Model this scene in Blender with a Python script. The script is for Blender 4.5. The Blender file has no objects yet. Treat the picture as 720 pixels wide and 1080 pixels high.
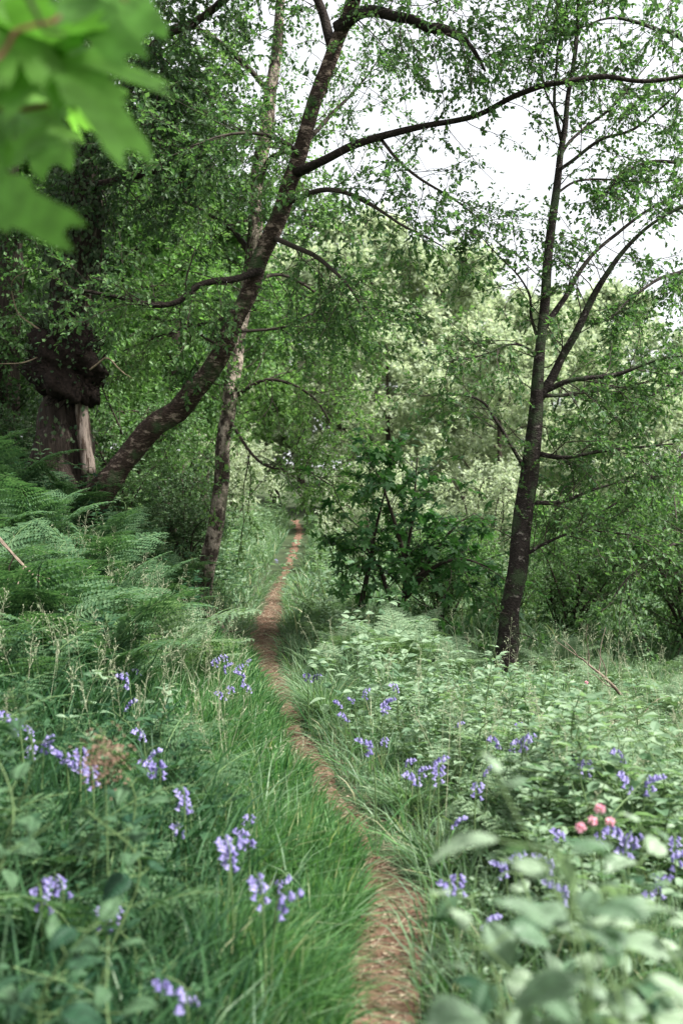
import bpy, math, random
import numpy as np
from mathutils import Vector

# ------------------------------------------------------------------ camera, sky, sun, exposure
S = bpy.context.scene
COL = S.collection
F = 1110.0            # focal length in photo pixels (720 x 1080)
ZC = 1.5
HY = 540.0
cd = bpy.data.cameras.new('camera')
cam = bpy.data.objects.new('camera', cd)
COL.objects.link(cam)
cam.location = (0, 0, ZC)
cam.rotation_euler = (math.radians(90), 0, 0)
cd.sensor_fit = 'VERTICAL'
cd.sensor_height = 36.0
cd.lens = 37.0
cd.clip_start = 0.05
cd.clip_end = 2000
cd.dof.use_dof = True
cd.dof.focus_distance = 8.5
cd.dof.aperture_fstop = 2.4
S.camera = cam
SUN_EL, SUN_AZ = 52.0, 112.0      # azimuth measured clockwise from the view direction (+Y)
w = bpy.data.worlds.new('World'); S.world = w; w.use_nodes = True
nt = w.node_tree; nt.nodes.clear()
sky = nt.nodes.new('ShaderNodeTexSky'); sky.sky_type = 'NISHITA'; sky.sun_disc = False
sky.sun_elevation = math.radians(SUN_EL); sky.sun_rotation = math.radians(SUN_AZ)
sky.air_density = 1.0; sky.dust_density = 3.0
hs = nt.nodes.new('ShaderNodeHueSaturation'); hs.inputs['Saturation'].default_value = 0.16
ov = nt.nodes.new('ShaderNodeMix'); ov.data_type = 'RGBA'; ov.inputs[0].default_value = 0.55
bg = nt.nodes.new('ShaderNodeBackground'); bg.inputs[1].default_value = 0.115
wo = nt.nodes.new('ShaderNodeOutputWorld')
nt.links.new(sky.outputs[0], hs.inputs['Color'])
nt.links.new(hs.outputs[0], ov.inputs[6]); ov.inputs[7].default_value = (4.7, 4.85, 5.1, 1)   # even cloud cover
nt.links.new(ov.outputs[2], bg.inputs[0]); nt.links.new(bg.outputs[0], wo.inputs[0])
sl = bpy.data.lights.new('sun', 'SUN'); sl.energy = 5.0; sl.angle = math.radians(10); sl.color = (1, .975, .94)
so = bpy.data.objects.new('sun', sl); COL.objects.link(so)
_e, _a = math.radians(SUN_EL), math.radians(SUN_AZ)
sdir = Vector((math.sin(_a) * math.cos(_e), math.cos(_a) * math.cos(_e), math.sin(_e)))
so.rotation_euler = sdir.to_track_quat('Z', 'Y').to_euler()
so.location = sdir * 60
S.view_settings.view_transform = 'Standard'
S.view_settings.look = 'None'
S.view_settings.exposure = 1.45
S.view_settings.gamma = 1.0
S.render.engine = 'CYCLES'
cy = S.cycles
cy.use_denoising = True; cy.use_adaptive_sampling = False
cy.max_bounces = 7; cy.diffuse_bounces = 4; cy.glossy_bounces = 2; cy.transmission_bounces = 4
cy.volume_bounces = 0; cy.transparent_max_bounces = 4
cy.caustics_reflective = False; cy.caustics_refractive = False
cy.sample_clamp_indirect = 8

rng = np.random.default_rng(11)
U = lambda a, b, n=None: rng.uniform(a, b, n)
A = np.array

def P(px, py, D):
    return A([(px - 360) / F * D, D, ZC - (py - HY) / F * D])

# ------------------------------------------------------------------ mesh helpers
class MB:
    def __init__(s):
        s.V = []; s.F = []; s.n = 0
    def add(s, V, Fs, mi=0):
        V = np.asarray(V, float).reshape(-1, 3)
        if not isinstance(Fs, (list, tuple)): Fs = [Fs]
        for f in Fs:
            f = np.asarray(f, int)
            if len(f): s.F.append((f + s.n, mi))
        s.V.append(V); s.n += len(V)
    def mesh(s, name, mats, smooth=False):
        me = bpy.data.meshes.new(name)
        V = np.concatenate(s.V).astype(np.float32)
        me.vertices.add(len(V)); me.vertices.foreach_set('co', V.ravel())
        loops = np.concatenate([f.ravel() for f, m in s.F]).astype(np.int32)
        tot = np.concatenate([np.full(len(f), f.shape[1]) for f, m in s.F])
        mi = np.concatenate([np.full(len(f), m) for f, m in s.F]).astype(np.int32)
        st = np.concatenate([[0], np.cumsum(tot)[:-1]]).astype(np.int32)
        me.loops.add(len(loops)); me.loops.foreach_set('vertex_index', loops)
        me.polygons.add(len(tot)); me.polygons.foreach_set('loop_start', st)
        me.polygons.foreach_set('material_index', mi)
        me.polygons.foreach_set('use_smooth', np.full(len(tot), bool(smooth)))
        for m in (mats if isinstance(mats, (list, tuple)) else [mats]): me.materials.append(m)
        me.update(calc_edges=True)
        return me
    def build(s, name, mats, parent=None, smooth=False):
        o = bpy.data.objects.new(name, s.mesh(name, mats, smooth))
        COL.objects.link(o)
        if parent is not None: o.parent = parent
        return o

def norm(v):
    return v / np.maximum(np.linalg.norm(v, axis=-1, keepdims=True), 1e-9)

def cr(pts, n):
    p = np.asarray(pts, float)
    p = np.vstack([2 * p[0] - p[1], p, 2 * p[-1] - p[-2]])
    m = len(p) - 3
    t = np.linspace(0, m - 1e-6, n); i = t.astype(int); u = (t - i)[:, None]
    a, b, c, d = p[i], p[i + 1], p[i + 2], p[i + 3]
    return .5 * ((2 * b) + (c - a) * u + (2 * a - 5 * b + 4 * c - d) * u**2 + (-a + 3 * b - 3 * c + d) * u**3)

def limb(mb, pts, r, sides=10, mi=0, rough=.0, n=None):
    """one smooth tapered limb along pts with radii r"""
    pts = np.asarray(pts, float); m = len(pts)
    n = n or max(6, m * 5)
    c = cr(pts, n); rr = np.interp(np.linspace(0, 1, n), np.linspace(0, 1, len(r)), r)
    if rough and n > 8:
        q_ = rng.normal(size=(n // 4 + 3, 3)); tt = np.linspace(0, n // 4 + 1, n)
        ns = np.stack([np.interp(tt, np.arange(len(q_)), q_[:, k]) for k in range(3)], -1)
        c = c + ns * (rr * .12 + .006)[:, None] * np.linspace(0, 1, n)[:, None].clip(0, .3) * 3.3
        rr = rr * (1 + .05 * ns[:, 0])
    T = norm(np.gradient(c, axis=0))
    u = np.cross(T[0], [0.21, .9, .3]); u /= np.linalg.norm(u)
    V = []
    ph = U(0, 6.28, 4)
    an = np.arange(sides) * 2 * math.pi / sides
    for k in range(n):
        u = u - T[k] * u.dot(T[k]); u /= np.linalg.norm(u); v = np.cross(T[k], u)
        s = k / n * np.linalg.norm(pts[-1] - pts[0])
        q = 1 + rough * (.5 * np.sin(2 * an + ph[0] + s * 3) + .35 * np.sin(3 * an + ph[1] - s * 5) + .3 * np.sin(5 * an + ph[2] + s * 9) + (.35 * np.sin(9 * an + s * 1.2) if sides > 20 else 0)) + rough * U(-.25, .25, sides)
        V.append(c[k] + rr[k] * q[:, None] * (np.cos(an)[:, None] * u + np.sin(an)[:, None] * v))
    V = np.concatenate(V)
    i = np.arange(n - 1)[:, None] * sides; j = np.arange(sides)[None]; j2 = (j + 1) % sides
    f = np.stack([i + j, i + j2, i + sides + j2, i + sides + j], -1).reshape(-1, 4)
    mb.add(V, [f, A([list(range(sides))[::-1]]), A([[(n - 1) * sides + q for q in range(sides)]])], mi)
    return c, rr

def tubes(mb, pts, r0, r1, sides=3, mi=0):
    N, k, _ = pts.shape
    T = norm(np.gradient(pts, axis=1))
    ref = A([.31, .17, .93]); u = norm(np.cross(T, ref)); v = np.cross(T, u)
    r = np.asarray(r0).reshape(-1, 1) * np.linspace(1, 0, k)[None] + np.asarray(r1).reshape(-1, 1) * np.linspace(0, 1, k)[None]
    an = np.arange(sides) * 2 * math.pi / sides
    V = pts[:, :, None] + r[..., None, None] * (np.cos(an)[None, None, :, None] * u[:, :, None] + np.sin(an)[None, None, :, None] * v[:, :, None])
    b = np.arange(N)[:, None, None] * k * sides; i = np.arange(k - 1)[None, :, None] * sides; j = np.arange(sides)[None, None]; j2 = (j + 1) % sides
    f = np.stack([b + i + j, b + i + j2, b + i + sides + j2, b + i + sides + j], -1).reshape(-1, 4)
    mb.add(V.reshape(-1, 3), f, mi)

def put(mb, tpl, Pp, X, Z, size, mi=0):
    """stamp template (verts, faces) at each point with axis X along the leaf, Z up; size (N) or (N,3)"""
    tv, tf = tpl
    X = norm(X); Y = norm(np.cross(Z, X)); Z = np.cross(X, Y)
    size = np.asarray(size, float)
    if size.ndim == 1: size = size[:, None].repeat(3, 1)
    R = np.stack([X * size[:, :1], Y * size[:, 1:2], Z * size[:, 2:]], 1)         # N,3(axes),3
    V = np.einsum('mk,nkc->nmc', tv, R) + Pp[:, None]
    off = (np.arange(len(Pp)) * len(tv))[:, None, None]
    mb.add(V.reshape(-1, 3), [(f[None] + off).reshape(-1, f.shape[1]) for f in tf], mi)

def stamp(mb, src, T, rz, s, mimap=None):
    """merge copies of MB src at T (N,3), turned rz and scaled s"""
    V = np.concatenate(src.V); N = len(T)
    c, sn = np.cos(rz), np.sin(rz)
    X = V[None, :, 0] * c[:, None] - V[None, :, 1] * sn[:, None]
    Y = V[None, :, 0] * sn[:, None] + V[None, :, 1] * c[:, None]
    W = np.stack([X, Y, np.repeat(V[None, :, 2], N, 0)], -1) * s[:, None, None] + T[:, None]
    off = (np.arange(N) * len(V))[:, None, None] + mb.n
    for f, mi in src.F: mb.F.append(((f[None] + off).reshape(-1, f.shape[1]), mi))
    mb.V.append(W.reshape(-1, 3)); mb.n += N * len(V)

# leaf templates, unit length along x
L2 = (A([[0, 0, 0], [.45, .3, .07], [1, 0, -.06], [.45, -.3, .07]]), [A([[0, 2, 1], [0, 3, 2]])])
L6 = (A([[0, 0, 0], [.3, .26, .08], [.7, .22, .05], [1, 0, -.12], [.7, -.22, .05], [.3, -.26, .08], [.3, 0, .02], [.7, 0, -.03]]),
      [A([[0, 6, 1], [0, 5, 6], [7, 3, 2], [4, 3, 7]]), A([[6, 7, 2, 1], [5, 4, 7, 6]])])
def toothed(nt=9, wid=.33, droop=.25):
    """ovate leaf with saw-toothed edge, raised veins folded in"""
    V = []; Fq = []; Ft = []
    m = nt * 2 + 1
    for i in range(m + 1):
        t = i / m
        h = wid * (math.sin(math.pi * min(1, t * 1.02) ** .72)) ** .85 if 0 < t < 1 else 0
        h *= (1.0 if i % 2 else .84)
        z = .10 * math.sin(t * 3) - droop * t * t
        rip = .012 * (1 if i % 2 else -1)
        V += [[t, 0, z], [t + .02, h * .55, z + .05 + rip], [t + (.05 if i % 2 else .0), h, z + .02 - rip], [t + .02, -h * .55, z + .05 + rip], [t + (.05 if i % 2 else .0), -h, z + .02 - rip]]
    for i in range(m):
        a, b = i * 5, i * 5 + 5
        Fq += [[a, b, b + 1, a + 1], [a + 1, b + 1, b + 2, a + 2], [b, a, a + 3, b + 3], [b + 3, a + 3, a + 4, b + 4]]
    return A(V), [A(Fq)]
LT = toothed()
LTw = toothed(8, .42, .3)
def maple(detail=True):
    """five-lobed leaf: outline by polar profile, centre at the petiole"""
    lobes = [(-128, .52), (-58, .74), (0, 1.0), (58, .74), (128, .52)]
    n = 90 if detail else 30
    out = []
    for k in range(n):
        a = -165 + 330 * k / (n - 1)
        r = .30
        for la, lr in lobes:
            d = abs(a - la)
            r = max(r, .30 + (lr - .30) * max(0, 1 - (d / 31.0)) ** 1.05)
        if detail: r *= 1 + .11 * (1 if (k // 2) % 2 else -1) * (r > .4)
        out.append((a, r))
    V = [[0, 0, 0]]; 
    for s in (.5, 1.0):
        for a, r in out:
            x, y = r * s * math.cos(math.radians(a)), r * s * math.sin(math.radians(a))
            fold = min(abs(a - l[0]) for l in lobes) / 31.0
            V.append([x, y, .05 * fold * s - .16 * (x * x + y * y) * s])
    f3 = [[0, 1 + k, 2 + k] for k in range(n - 1)]
    f4 = [[1 + k, 1 + n + k, 2 + n + k, 2 + k] for k in range(n - 1)]
    return A(V), [A(f3), A(f4)]
MAP = maple(); MAPs = maple(False)

# ------------------------------------------------------------------ materials
def mat(name):
    m = bpy.data.materials.new(name); m.use_nodes = True
    n = m.node_tree; n.nodes.clear()
    o = n.nodes.new('ShaderNodeOutputMaterial')
    return m, n, o
def N(n, t, **k):
    x = n.nodes.new(t)
    for a, b in k.items(): setattr(x, a, b)
    return x
def ramp(n, fac, stops):
    r = N(n, 'ShaderNodeValToRGB'); e = r.color_ramp.elements
    while len(e) < len(stops): e.new(.5)
    for q, (p, c) in zip(e, stops): q.position = p; q.color = (*c, 1)
    n.links.new(fac, r.inputs[0]); return r.outputs[0]
def leafmat(name, c1, c2, tr=.42, rough=.5, spec=.35, c3=None, tcol=(1.15, 1.35, .75), noise=0):
    m, n, o = mat(name)
    g = N(n, 'ShaderNodeNewGeometry'); oi = N(n, 'ShaderNodeObjectInfo'); ad = N(n, 'ShaderNodeMath', operation='ADD'); fr_ = N(n, 'ShaderNodeMath', operation='FRACT')
    n.links.new(g.outputs['Random Per Island'], ad.inputs[0]); n.links.new(oi.outputs['Random'], ad.inputs[1]); n.links.new(ad.outputs[0], fr_.inputs[0])
    st = [(0, c1), (.85, c2)]
    if c3: st = [(0, c1), (.75, c2), (.93, c2), (1, c3)]
    c = ramp(n, fr_.outputs[0], st)
    if noise:
        tc = N(n, 'ShaderNodeTexCoord'); nz = N(n, 'ShaderNodeTexNoise'); nz.inputs['Scale'].default_value = noise
        nz.inputs['Detail'].default_value = 3
        n.links.new(tc.outputs['Object'], nz.inputs['Vector'])
        mr = N(n, 'ShaderNodeMapRange'); mr.inputs[1].default_value = .3; mr.inputs[2].default_value = .7; mr.inputs[3].default_value = .72; mr.inputs[4].default_value = 1.25
        n.links.new(nz.outputs[0], mr.inputs[0])
        vm = N(n, 'ShaderNodeVectorMath', operation='SCALE'); n.links.new(c, vm.inputs[0]); n.links.new(mr.outputs[0], vm.inputs['Scale']); c = vm.outputs[0]
    b = N(n, 'ShaderNodeBsdfPrincipled'); b.inputs['Roughness'].default_value = rough; b.inputs['Specular IOR Level'].default_value = spec
    t = N(n, 'ShaderNodeBsdfTranslucent')
    vt = N(n, 'ShaderNodeVectorMath', operation='MULTIPLY'); vt.inputs[1].default_value = tcol
    n.links.new(c, vt.inputs[0]); n.links.new(vt.outputs[0], t.inputs[0]); n.links.new(c, b.inputs['Base Color'])
    mx = N(n, 'ShaderNodeMixShader'); mx.inputs[0].default_value = tr
    n.links.new(b.outputs[0], mx.inputs[1]); n.links.new(t.outputs[0], mx.inputs[2]); n.links.new(mx.outputs[0], o.inputs[0])
    return m
def barkmat(name, base, pale, moss, sc=9, stretch=(1, 1, .25), pa=.5, ma=.5, bump=.6):
    m, n, o = mat(name)
    tc = N(n, 'ShaderNodeTexCoord'); mp = N(n, 'ShaderNodeMapping'); mp.inputs['Scale'].default_value = stretch
    n.links.new(tc.outputs['Object'], mp.inputs[0])
    a = N(n, 'ShaderNodeTexNoise'); a.inputs['Scale'].default_value = sc; a.inputs['Detail'].default_value = 8; a.inputs['Roughness'].default_value = .7
    b2 = N(n, 'ShaderNodeTexNoise'); b2.inputs['Scale'].default_value = sc * .35; b2.inputs['Detail'].default_value = 6; b2.inputs['Roughness'].default_value = .65
    v = N(n, 'ShaderNodeTexNoise'); v.inputs['Scale'].default_value = sc * 3.2; v.inputs['Detail'].default_value = 4
    n.links.new(mp.outputs[0], a.inputs[0]); n.links.new(tc.outputs['Object'], b2.inputs[0]); n.links.new(mp.outputs[0], v.inputs[0])
    dk = tuple(x * .45 for x in base)
    c = ramp(n, v.outputs[0], [(.32, dk), (.6, base)])
    f1 = ramp(n, a.outputs[0], [(pa, (0, 0, 0)), (pa + .09, (1, 1, 1))])
    m1 = N(n, 'ShaderNodeMix', data_type='RGBA'); n.links.new(f1, m1.inputs[0]); n.links.new(c, m1.inputs[6]); m1.inputs[7].default_value = (*pale, 1)
    f2 = ramp(n, b2.outputs[0], [(ma, (0, 0, 0)), (ma + .12, (1, 1, 1))])
    m2 = N(n, 'ShaderNodeMix', data_type='RGBA'); n.links.new(f2, m2.inputs[0]); n.links.new(m1.outputs[2], m2.inputs[6]); m2.inputs[7].default_value = (*moss, 1)
    p = N(n, 'ShaderNodeBsdfPrincipled'); p.inputs['Roughness'].default_value = .9; p.inputs['Specular IOR Level'].default_value = .15
    bp = N(n, 'ShaderNodeBump'); bp.inputs['Strength'].default_value = bump; bp.inputs['Distance'].default_value = .03
    n.links.new(v.outputs[0], bp.inputs['Height']); n.links.new(bp.outputs[0], p.inputs['Normal'])
    n.links.new(m2.outputs[2], p.inputs['Base Color']); n.links.new(p.outputs[0], o.inputs[0])
    return m
def plain(name, c, rough=.7, tr=0, noise=12, var=.35):
    m, n, o = mat(name)
    tc = N(n, 'ShaderNodeTexCoord'); nz = N(n, 'ShaderNodeTexNoise'); nz.inputs['Scale'].default_value = noise; nz.inputs['Detail'].default_value = 4
    n.links.new(tc.outputs['Object'], nz.inputs[0])
    cc = ramp(n, nz.outputs[0], [(.3, tuple(x * (1 - var) for x in c)), (.7, tuple(min(1, x * (1 + var)) for x in c))])
    p = N(n, 'ShaderNodeBsdfPrincipled'); p.inputs['Roughness'].default_value = rough; p.inputs['Specular IOR Level'].default_value = .25
    n.links.new(cc, p.inputs['Base Color'])
    if tr:
        t = N(n, 'ShaderNodeBsdfTranslucent'); n.links.new(cc, t.inputs[0]); mx = N(n, 'ShaderNodeMixShader'); mx.inputs[0].default_value = tr
        n.links.new(p.outputs[0], mx.inputs[1]); n.links.new(t.outputs[0], mx.inputs[2]); n.links.new(mx.outputs[0], o.inputs[0])
    else: n.links.new(p.outputs[0], o.inputs[0])
    return m
M = {}
M['leaf_birch'] = leafmat('leaf_birch', (.045, .105, .04), (.11, .19, .07), .5, .5, .25)
M['leaf_dark'] = leafmat('leaf_dark', (.028, .065, .026), (.075, .13, .055), .4, .5, .3)
M['leaf_hedge'] = leafmat('leaf_hedge', (.045, .105, .035), (.11, .20, .07), .42, .5)
M['leaf_bright'] = leafmat('leaf_bright', (.08, .17, .05), (.15, .27, .085), .5, .5)
M['leaf_haze_pale'] = leafmat('leaf_haze_pale', (.31, .38, .25), (.46, .53, .37), .55, .6, .2, tcol=(1.1, 1.12, .9))  # leaf colour raised very pale to stand in for distant haze
M['leaf_mid'] = leafmat('leaf_mid', (.09, .18, .06), (.17, .27, .10), .52, .55, .25)
M['leaf_syc'] = leafmat('leaf_syc', (.025, .08, .028), (.07, .165, .05), .45, .5, .25)
M['leaf_maple'] = leafmat('leaf_maple', (.07, .19, .035), (.15, .31, .06), .55, .55, .15, noise=25)
M['leaf_ivy'] = leafmat('leaf_ivy', (.025, .055, .022), (.085, .12, .06), .25, .5, .22)
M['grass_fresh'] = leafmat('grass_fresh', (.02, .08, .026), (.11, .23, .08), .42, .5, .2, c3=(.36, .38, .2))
M['grass_shade'] = leafmat('grass_shade', (.010, .04, .018), (.045, .11, .042), .35, .5, .16)  # darker grass colour that carries the shade of the bank
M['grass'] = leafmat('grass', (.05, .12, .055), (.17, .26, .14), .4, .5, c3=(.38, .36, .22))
M['fern'] = leafmat('fern', (.04, .095, .042), (.095, .17, .078), .4, .6, .2)
M['fern_pale'] = leafmat('fern_pale', (.10, .17, .09), (.20, .28, .16), .4, .6, .2)
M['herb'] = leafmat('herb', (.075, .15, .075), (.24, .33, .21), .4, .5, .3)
M['herb_shade'] = leafmat('herb_shade', (.010, .038, .018), (.045, .10, .045), .3, .55, .14)  # darker copy of herb, the bank's shade put into the colour
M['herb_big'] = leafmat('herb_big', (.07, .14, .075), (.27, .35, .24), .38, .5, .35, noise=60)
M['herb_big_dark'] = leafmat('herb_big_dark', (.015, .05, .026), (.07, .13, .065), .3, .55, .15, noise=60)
M['stem'] = plain('stem', (.10, .16, .06), .6, .2)
M['stem_red'] = plain('stem_red', (.22, .07, .05), .5, .1)
M['bell'] = leafmat('bell', (.17, .145, .36), (.34, .31, .54), .4, .5, tcol=(1, .95, 1.15))
M['pink'] = leafmat('pink', (.72, .36, .46), (.82, .55, .6), .4, .5, tcol=(1.1, .9, .95))
M['whitefl'] = leafmat('whitefl', (.6, .62, .5), (.75, .75, .66), .3, .6, tcol=(1, 1, 1))
M['straw'] = leafmat('straw', (.07, .045, .028), (.33, .26, .18), .2, .7, tcol=(1, 1, 1))
M['seedhead'] = leafmat('seedhead', (.22, .27, .15), (.42, .43, .29), .3, .7, tcol=(1, 1, 1))
M['rust'] = leafmat('rust', (.13, .075, .05), (.26, .17, .12), .2, .7, tcol=(1, .9, .8))
M['bark_lean'] = barkmat('bark_lean', (.05, .034, .026), (.25, .19, .15), (.045, .07, .03), 9, (1, 1, 2.2), .53, .52, 1.0)
M['bark_limb'] = barkmat('bark_limb', (.028, .021, .017), (.11, .09, .075), (.03, .04, .02), 12, (1, 1, 1), .6, .6, 1.0)
M['bark_birch'] = barkmat('bark_birch', (.055, .042, .033), (.27, .225, .18), (.05, .065, .03), 8, (1, 1, .8), .46, .56, 1.0)
M['bark_right'] = barkmat('bark_right', (.035, .027, .024), (.22, .19, .17), (.05, .07, .035), 16, (1, 1, 1.6), .57, .5, 1.0)
M['bark_oak'] = barkmat('bark_oak', (.045, .034, .027), (.13, .105, .085), (.035, .045, .022), 12, (1, 1, .12), .56, .62, 1.0)
M['bark_bare'] = barkmat('bark_bare', (.08, .055, .04), (.30, .24, .20), (.09, .06, .045), 14, (1, 1, .1), .46, .7, .9)
M['burl'] = barkmat('burl', (.022, .015, .012), (.05, .034, .026), (.02, .024, .014), 7, (1, 1, 1), .6, .6, 1.0)
M['twig'] = plain('twig', (.035, .027, .02), .85)
M['twig_pale'] = plain('twig_pale', (.24, .18, .12), .8)
M['deadwood'] = plain('deadwood', (.13, .10, .075), .9, 0, 30, .5)

# ------------------------------------------------------------------ things
def tag(o, label=None, cat=None, group=None, kind=None):
    if label: o['label'] = label
    if cat: o['category'] = cat
    if group: o['group'] = group
    if kind: o['kind'] = kind
    return o
def empty(name, loc=(0, 0, 0), rz=0, label=None, cat=None, group=None):
    o = bpy.data.objects.new(name, None); COL.objects.link(o)
    o.location = loc; o.rotation_euler = (0, 0, rz); o.empty_display_size = .1
    return tag(o, label, cat, group)
CH = {}
def copy_tree(o, parent=None):
    c = o.copy(); COL.objects.link(c)
    if parent is not None: c.parent = parent
    for ch in list(o.children): copy_tree(ch, c)
    return c
def local(mbuild, root_loc):
    """shift geometry written in world coordinates to a root's local frame"""
    mbuild.V = [v - np.asarray(root_loc) for v in mbuild.V]
    return mbuild

# ------------------------------------------------------------------ terrain
_ky = A([-12, 0, 3.1, 3.6, 4.06, 4.6, 5.05, 5.95, 7.2, 8.5, 11, 14, 17, 22, 28, 38, 60, 120])
_kx = A([.5, .12, .10, .13, .20, .11, .02, -.16, -.33, -.51, -.86, -.95, -1.07, -1.13, -1.26, -1.5, -3, -6])
_kz = A([0, 0, 0, 0, 0, 0, 0, 0, 0, 0, .0, .10, .14, .31, .49, .81, 1.9, 6])
_yy = np.linspace(-12, 120, 1400)
_px = np.interp(_yy, _ky, _kx); _pz = np.interp(_yy, _ky, _kz)
_k = np.ones(5) / 5
_px = np.convolve(np.pad(_px, 2, 'edge'), _k, 'valid'); _pz = np.convolve(np.pad(_pz, 2, 'edge'), _k, 'valid')
def pathx(y): return np.interp(y, _yy, _px)
def H(x, y):
    x = np.asarray(x, float); y = np.asarray(y, float)
    px = pathx(y); z = np.interp(y, _yy, _pz)
    z = z + np.maximum(0, y - 120) * .04
    g = np.interp(y, [0, 4, 8, 12, 18, 30, 60], [.12, .22, .5, .85, .7, .45, .3])
    t = np.maximum(0, px - x - .35)
    z = z + 1.9 * np.tanh(g * t / 1.9) + .05 * np.minimum(np.maximum(0, t - 4), 60)
    d = np.maximum(0, x - px - 1.0)
    z = z - 3.5 * np.tanh((.05 * d + .016 * d * d) / 3.5) * np.interp(y, [0, 40, 90], [1, .8, 0])
    off = np.clip((np.abs(x - px) - .2) / .8, 0, 1)
    z = z + off * (.035 * np.sin(x * 2.1 + y * 1.3) + .03 * np.sin(x * 3.7 - y * 2.2 + 1) + .02 * np.sin(y * 5.1 + x * 4.3))
    return z
def hz(x, y): return float(H(x, y))

ys = np.concatenate([np.linspace(-12, 20, 200), np.linspace(20.3, 60, 90), np.linspace(61, 160, 50), np.linspace(165, 900, 30)])
xs = np.concatenate([-np.geomspace(500, 8, 26), np.linspace(-7.8, 7.8, 150), np.geomspace(8, 500, 26)])
X, Y = np.meshgrid(xs, ys); Z = H(X, Y)
g = MB(); nx, ny = len(xs), len(ys)
i = np.arange(ny - 1)[:, None] * nx; j = np.arange(nx - 1)[None]
g.add(np.stack([X, Y, Z], -1), np.stack([i + j, i + j + 1, i + nx + j + 1, i + nx + j], -1).reshape(-1, 4))
m, n, o = mat('woodland_soil')
tc = N(n, 'ShaderNodeTexCoord'); a = N(n, 'ShaderNodeTexNoise'); a.inputs['Scale'].default_value = 1.4; a.inputs['Detail'].default_value = 10; a.inputs['Roughness'].default_value = .7
n.links.new(tc.outputs['Object'], a.inputs[0])
c = ramp(n, a.outputs[0], [(.3, (.02, .026, .014)), (.5, (.035, .05, .024)), (.7, (.06, .075, .035))])
p = N(n, 'ShaderNodeBsdfPrincipled'); p.inputs['Roughness'].default_value = 1; p.inputs['Specular IOR Level'].default_value = .1
n.links.new(c, p.inputs['Base Color']); n.links.new(p.outputs[0], o.inputs[0])
tag(g.build('ground', m, smooth=True), kind='structure')

# the trodden path
m, n, o = mat('trodden_earth')
tc = N(n, 'ShaderNodeTexCoord'); a = N(n, 'ShaderNodeTexNoise'); a.inputs['Scale'].default_value = 7; a.inputs['Detail'].default_value = 10; a.inputs['Roughness'].default_value = .75
b = N(n, 'ShaderNodeTexNoise'); b.inputs['Scale'].default_value = 60; b.inputs['Detail'].default_value = 5
mpp = N(n, 'ShaderNodeMapping'); mpp.inputs['Scale'].default_value = (1, 3, 1)
n.links.new(tc.outputs['Object'], a.inputs[0]); n.links.new(tc.outputs['Object'], mpp.inputs[0]); n.links.new(mpp.outputs[0], b.inputs[0])
c1 = ramp(n, a.outputs[0], [(.3, (.06, .036, .026)), (.5, (.15, .09, .064)), (.72, (.31, .21, .16))])
c2 = ramp(n, b.outputs[0], [(.35, (.55, .5, .45)), (.6, (1.1, 1.05, 1.0))])
vm = N(n, 'ShaderNodeVectorMath', operation='MULTIPLY'); n.links.new(c1, vm.inputs[0]); n.links.new(c2, vm.inputs[1])
p = N(n, 'ShaderNodeBsdfPrincipled'); p.inputs['Roughness'].default_value = .95; p.inputs['Specular IOR Level'].default_value = .15
bp = N(n, 'ShaderNodeBump'); bp.inputs['Strength'].default_value = .7; bp.inputs['Distance'].default_value = .02
n.links.new(b.outputs[0], bp.inputs['Height']); n.links.new(bp.outputs[0], p.inputs['Normal'])
n.links.new(vm.outputs[0], p.inputs['Base Color']); n.links.new(p.outputs[0], o.inputs[0])
M['earth'] = m
yp = np.concatenate([np.linspace(-3, 14, 260), np.linspace(14.1, 45, 160)])
hw = .122 + .03 * np.sin(yp * 2.3) + .025 * np.sin(yp * 5.1) + np.interp(yp, [0, 8, 9.5, 11, 14, 20, 45], [0, -.03, -.01, .08, .01, -.04, .0])
cols = np.linspace(-1, 1, 13)
hl = hw * (1 + .25 * np.sin(yp * 4.1) * np.sin(yp * 1.7 + 1) + .12 * np.sin(yp * 9.1)); hr = hw * (1 + .25 * np.sin(yp * 3.3 + 2) * np.sin(yp * 2.1) + .12 * np.sin(yp * 7.3 + 2))
XX = pathx(yp)[:, None] + np.where(cols[None] < 0, cols[None] * hl[:, None], cols[None] * hr[:, None])
YY = np.repeat(yp[:, None], 13, 1)
ZZ = H(XX, YY) + .012 - .01 * np.abs(cols[None]) ** 4 + .006 * np.sin(XX * 40) * np.sin(YY * 31)
g = MB(); i = np.arange(len(yp) - 1)[:, None] * 13; j = np.arange(12)[None]
g.add(np.stack([XX, YY, ZZ], -1), np.stack([i + j, i + j + 1, i + 14 + j, i + 13 + j], -1).reshape(-1, 4))
tag(g.build('path', M['earth'], smooth=True), kind='structure')
# bare sandy patch on the right
def patch(name, cx, cy_, rx, ry, mt):
    g = MB(); na, nr = 40, 7
    V = [[cx, cy_, hz(cx, cy_) + .02]]
    for r in range(1, nr + 1):
        for k in range(na):
            an = k * 2 * math.pi / na; q = r / nr * (1 + .18 * math.sin(3 * an + 1) + .1 * math.sin(7 * an))
            x, y = cx + rx * q * math.cos(an), cy_ + ry * q * math.sin(an)
            V.append([x, y, hz(x, y) + .035 - .03 * (r / nr) ** 3])
    f3 = [[0, 1 + k, 1 + (k + 1) % na] for k in range(na)]
    f4 = [[1 + r * na + k, 1 + (r + 1) * na + k, 1 + (r + 1) * na + (k + 1) % na, 1 + r * na + (k + 1) % na] for r in range(nr - 1) for k in range(na)]
    g.add(A(V), [A(f3), A(f4)]); return tag(g.build(name, mt, smooth=True), kind='structure')
patch('bare_earth', 2.12, 7.75, .33, .5, M['earth'])

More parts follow.
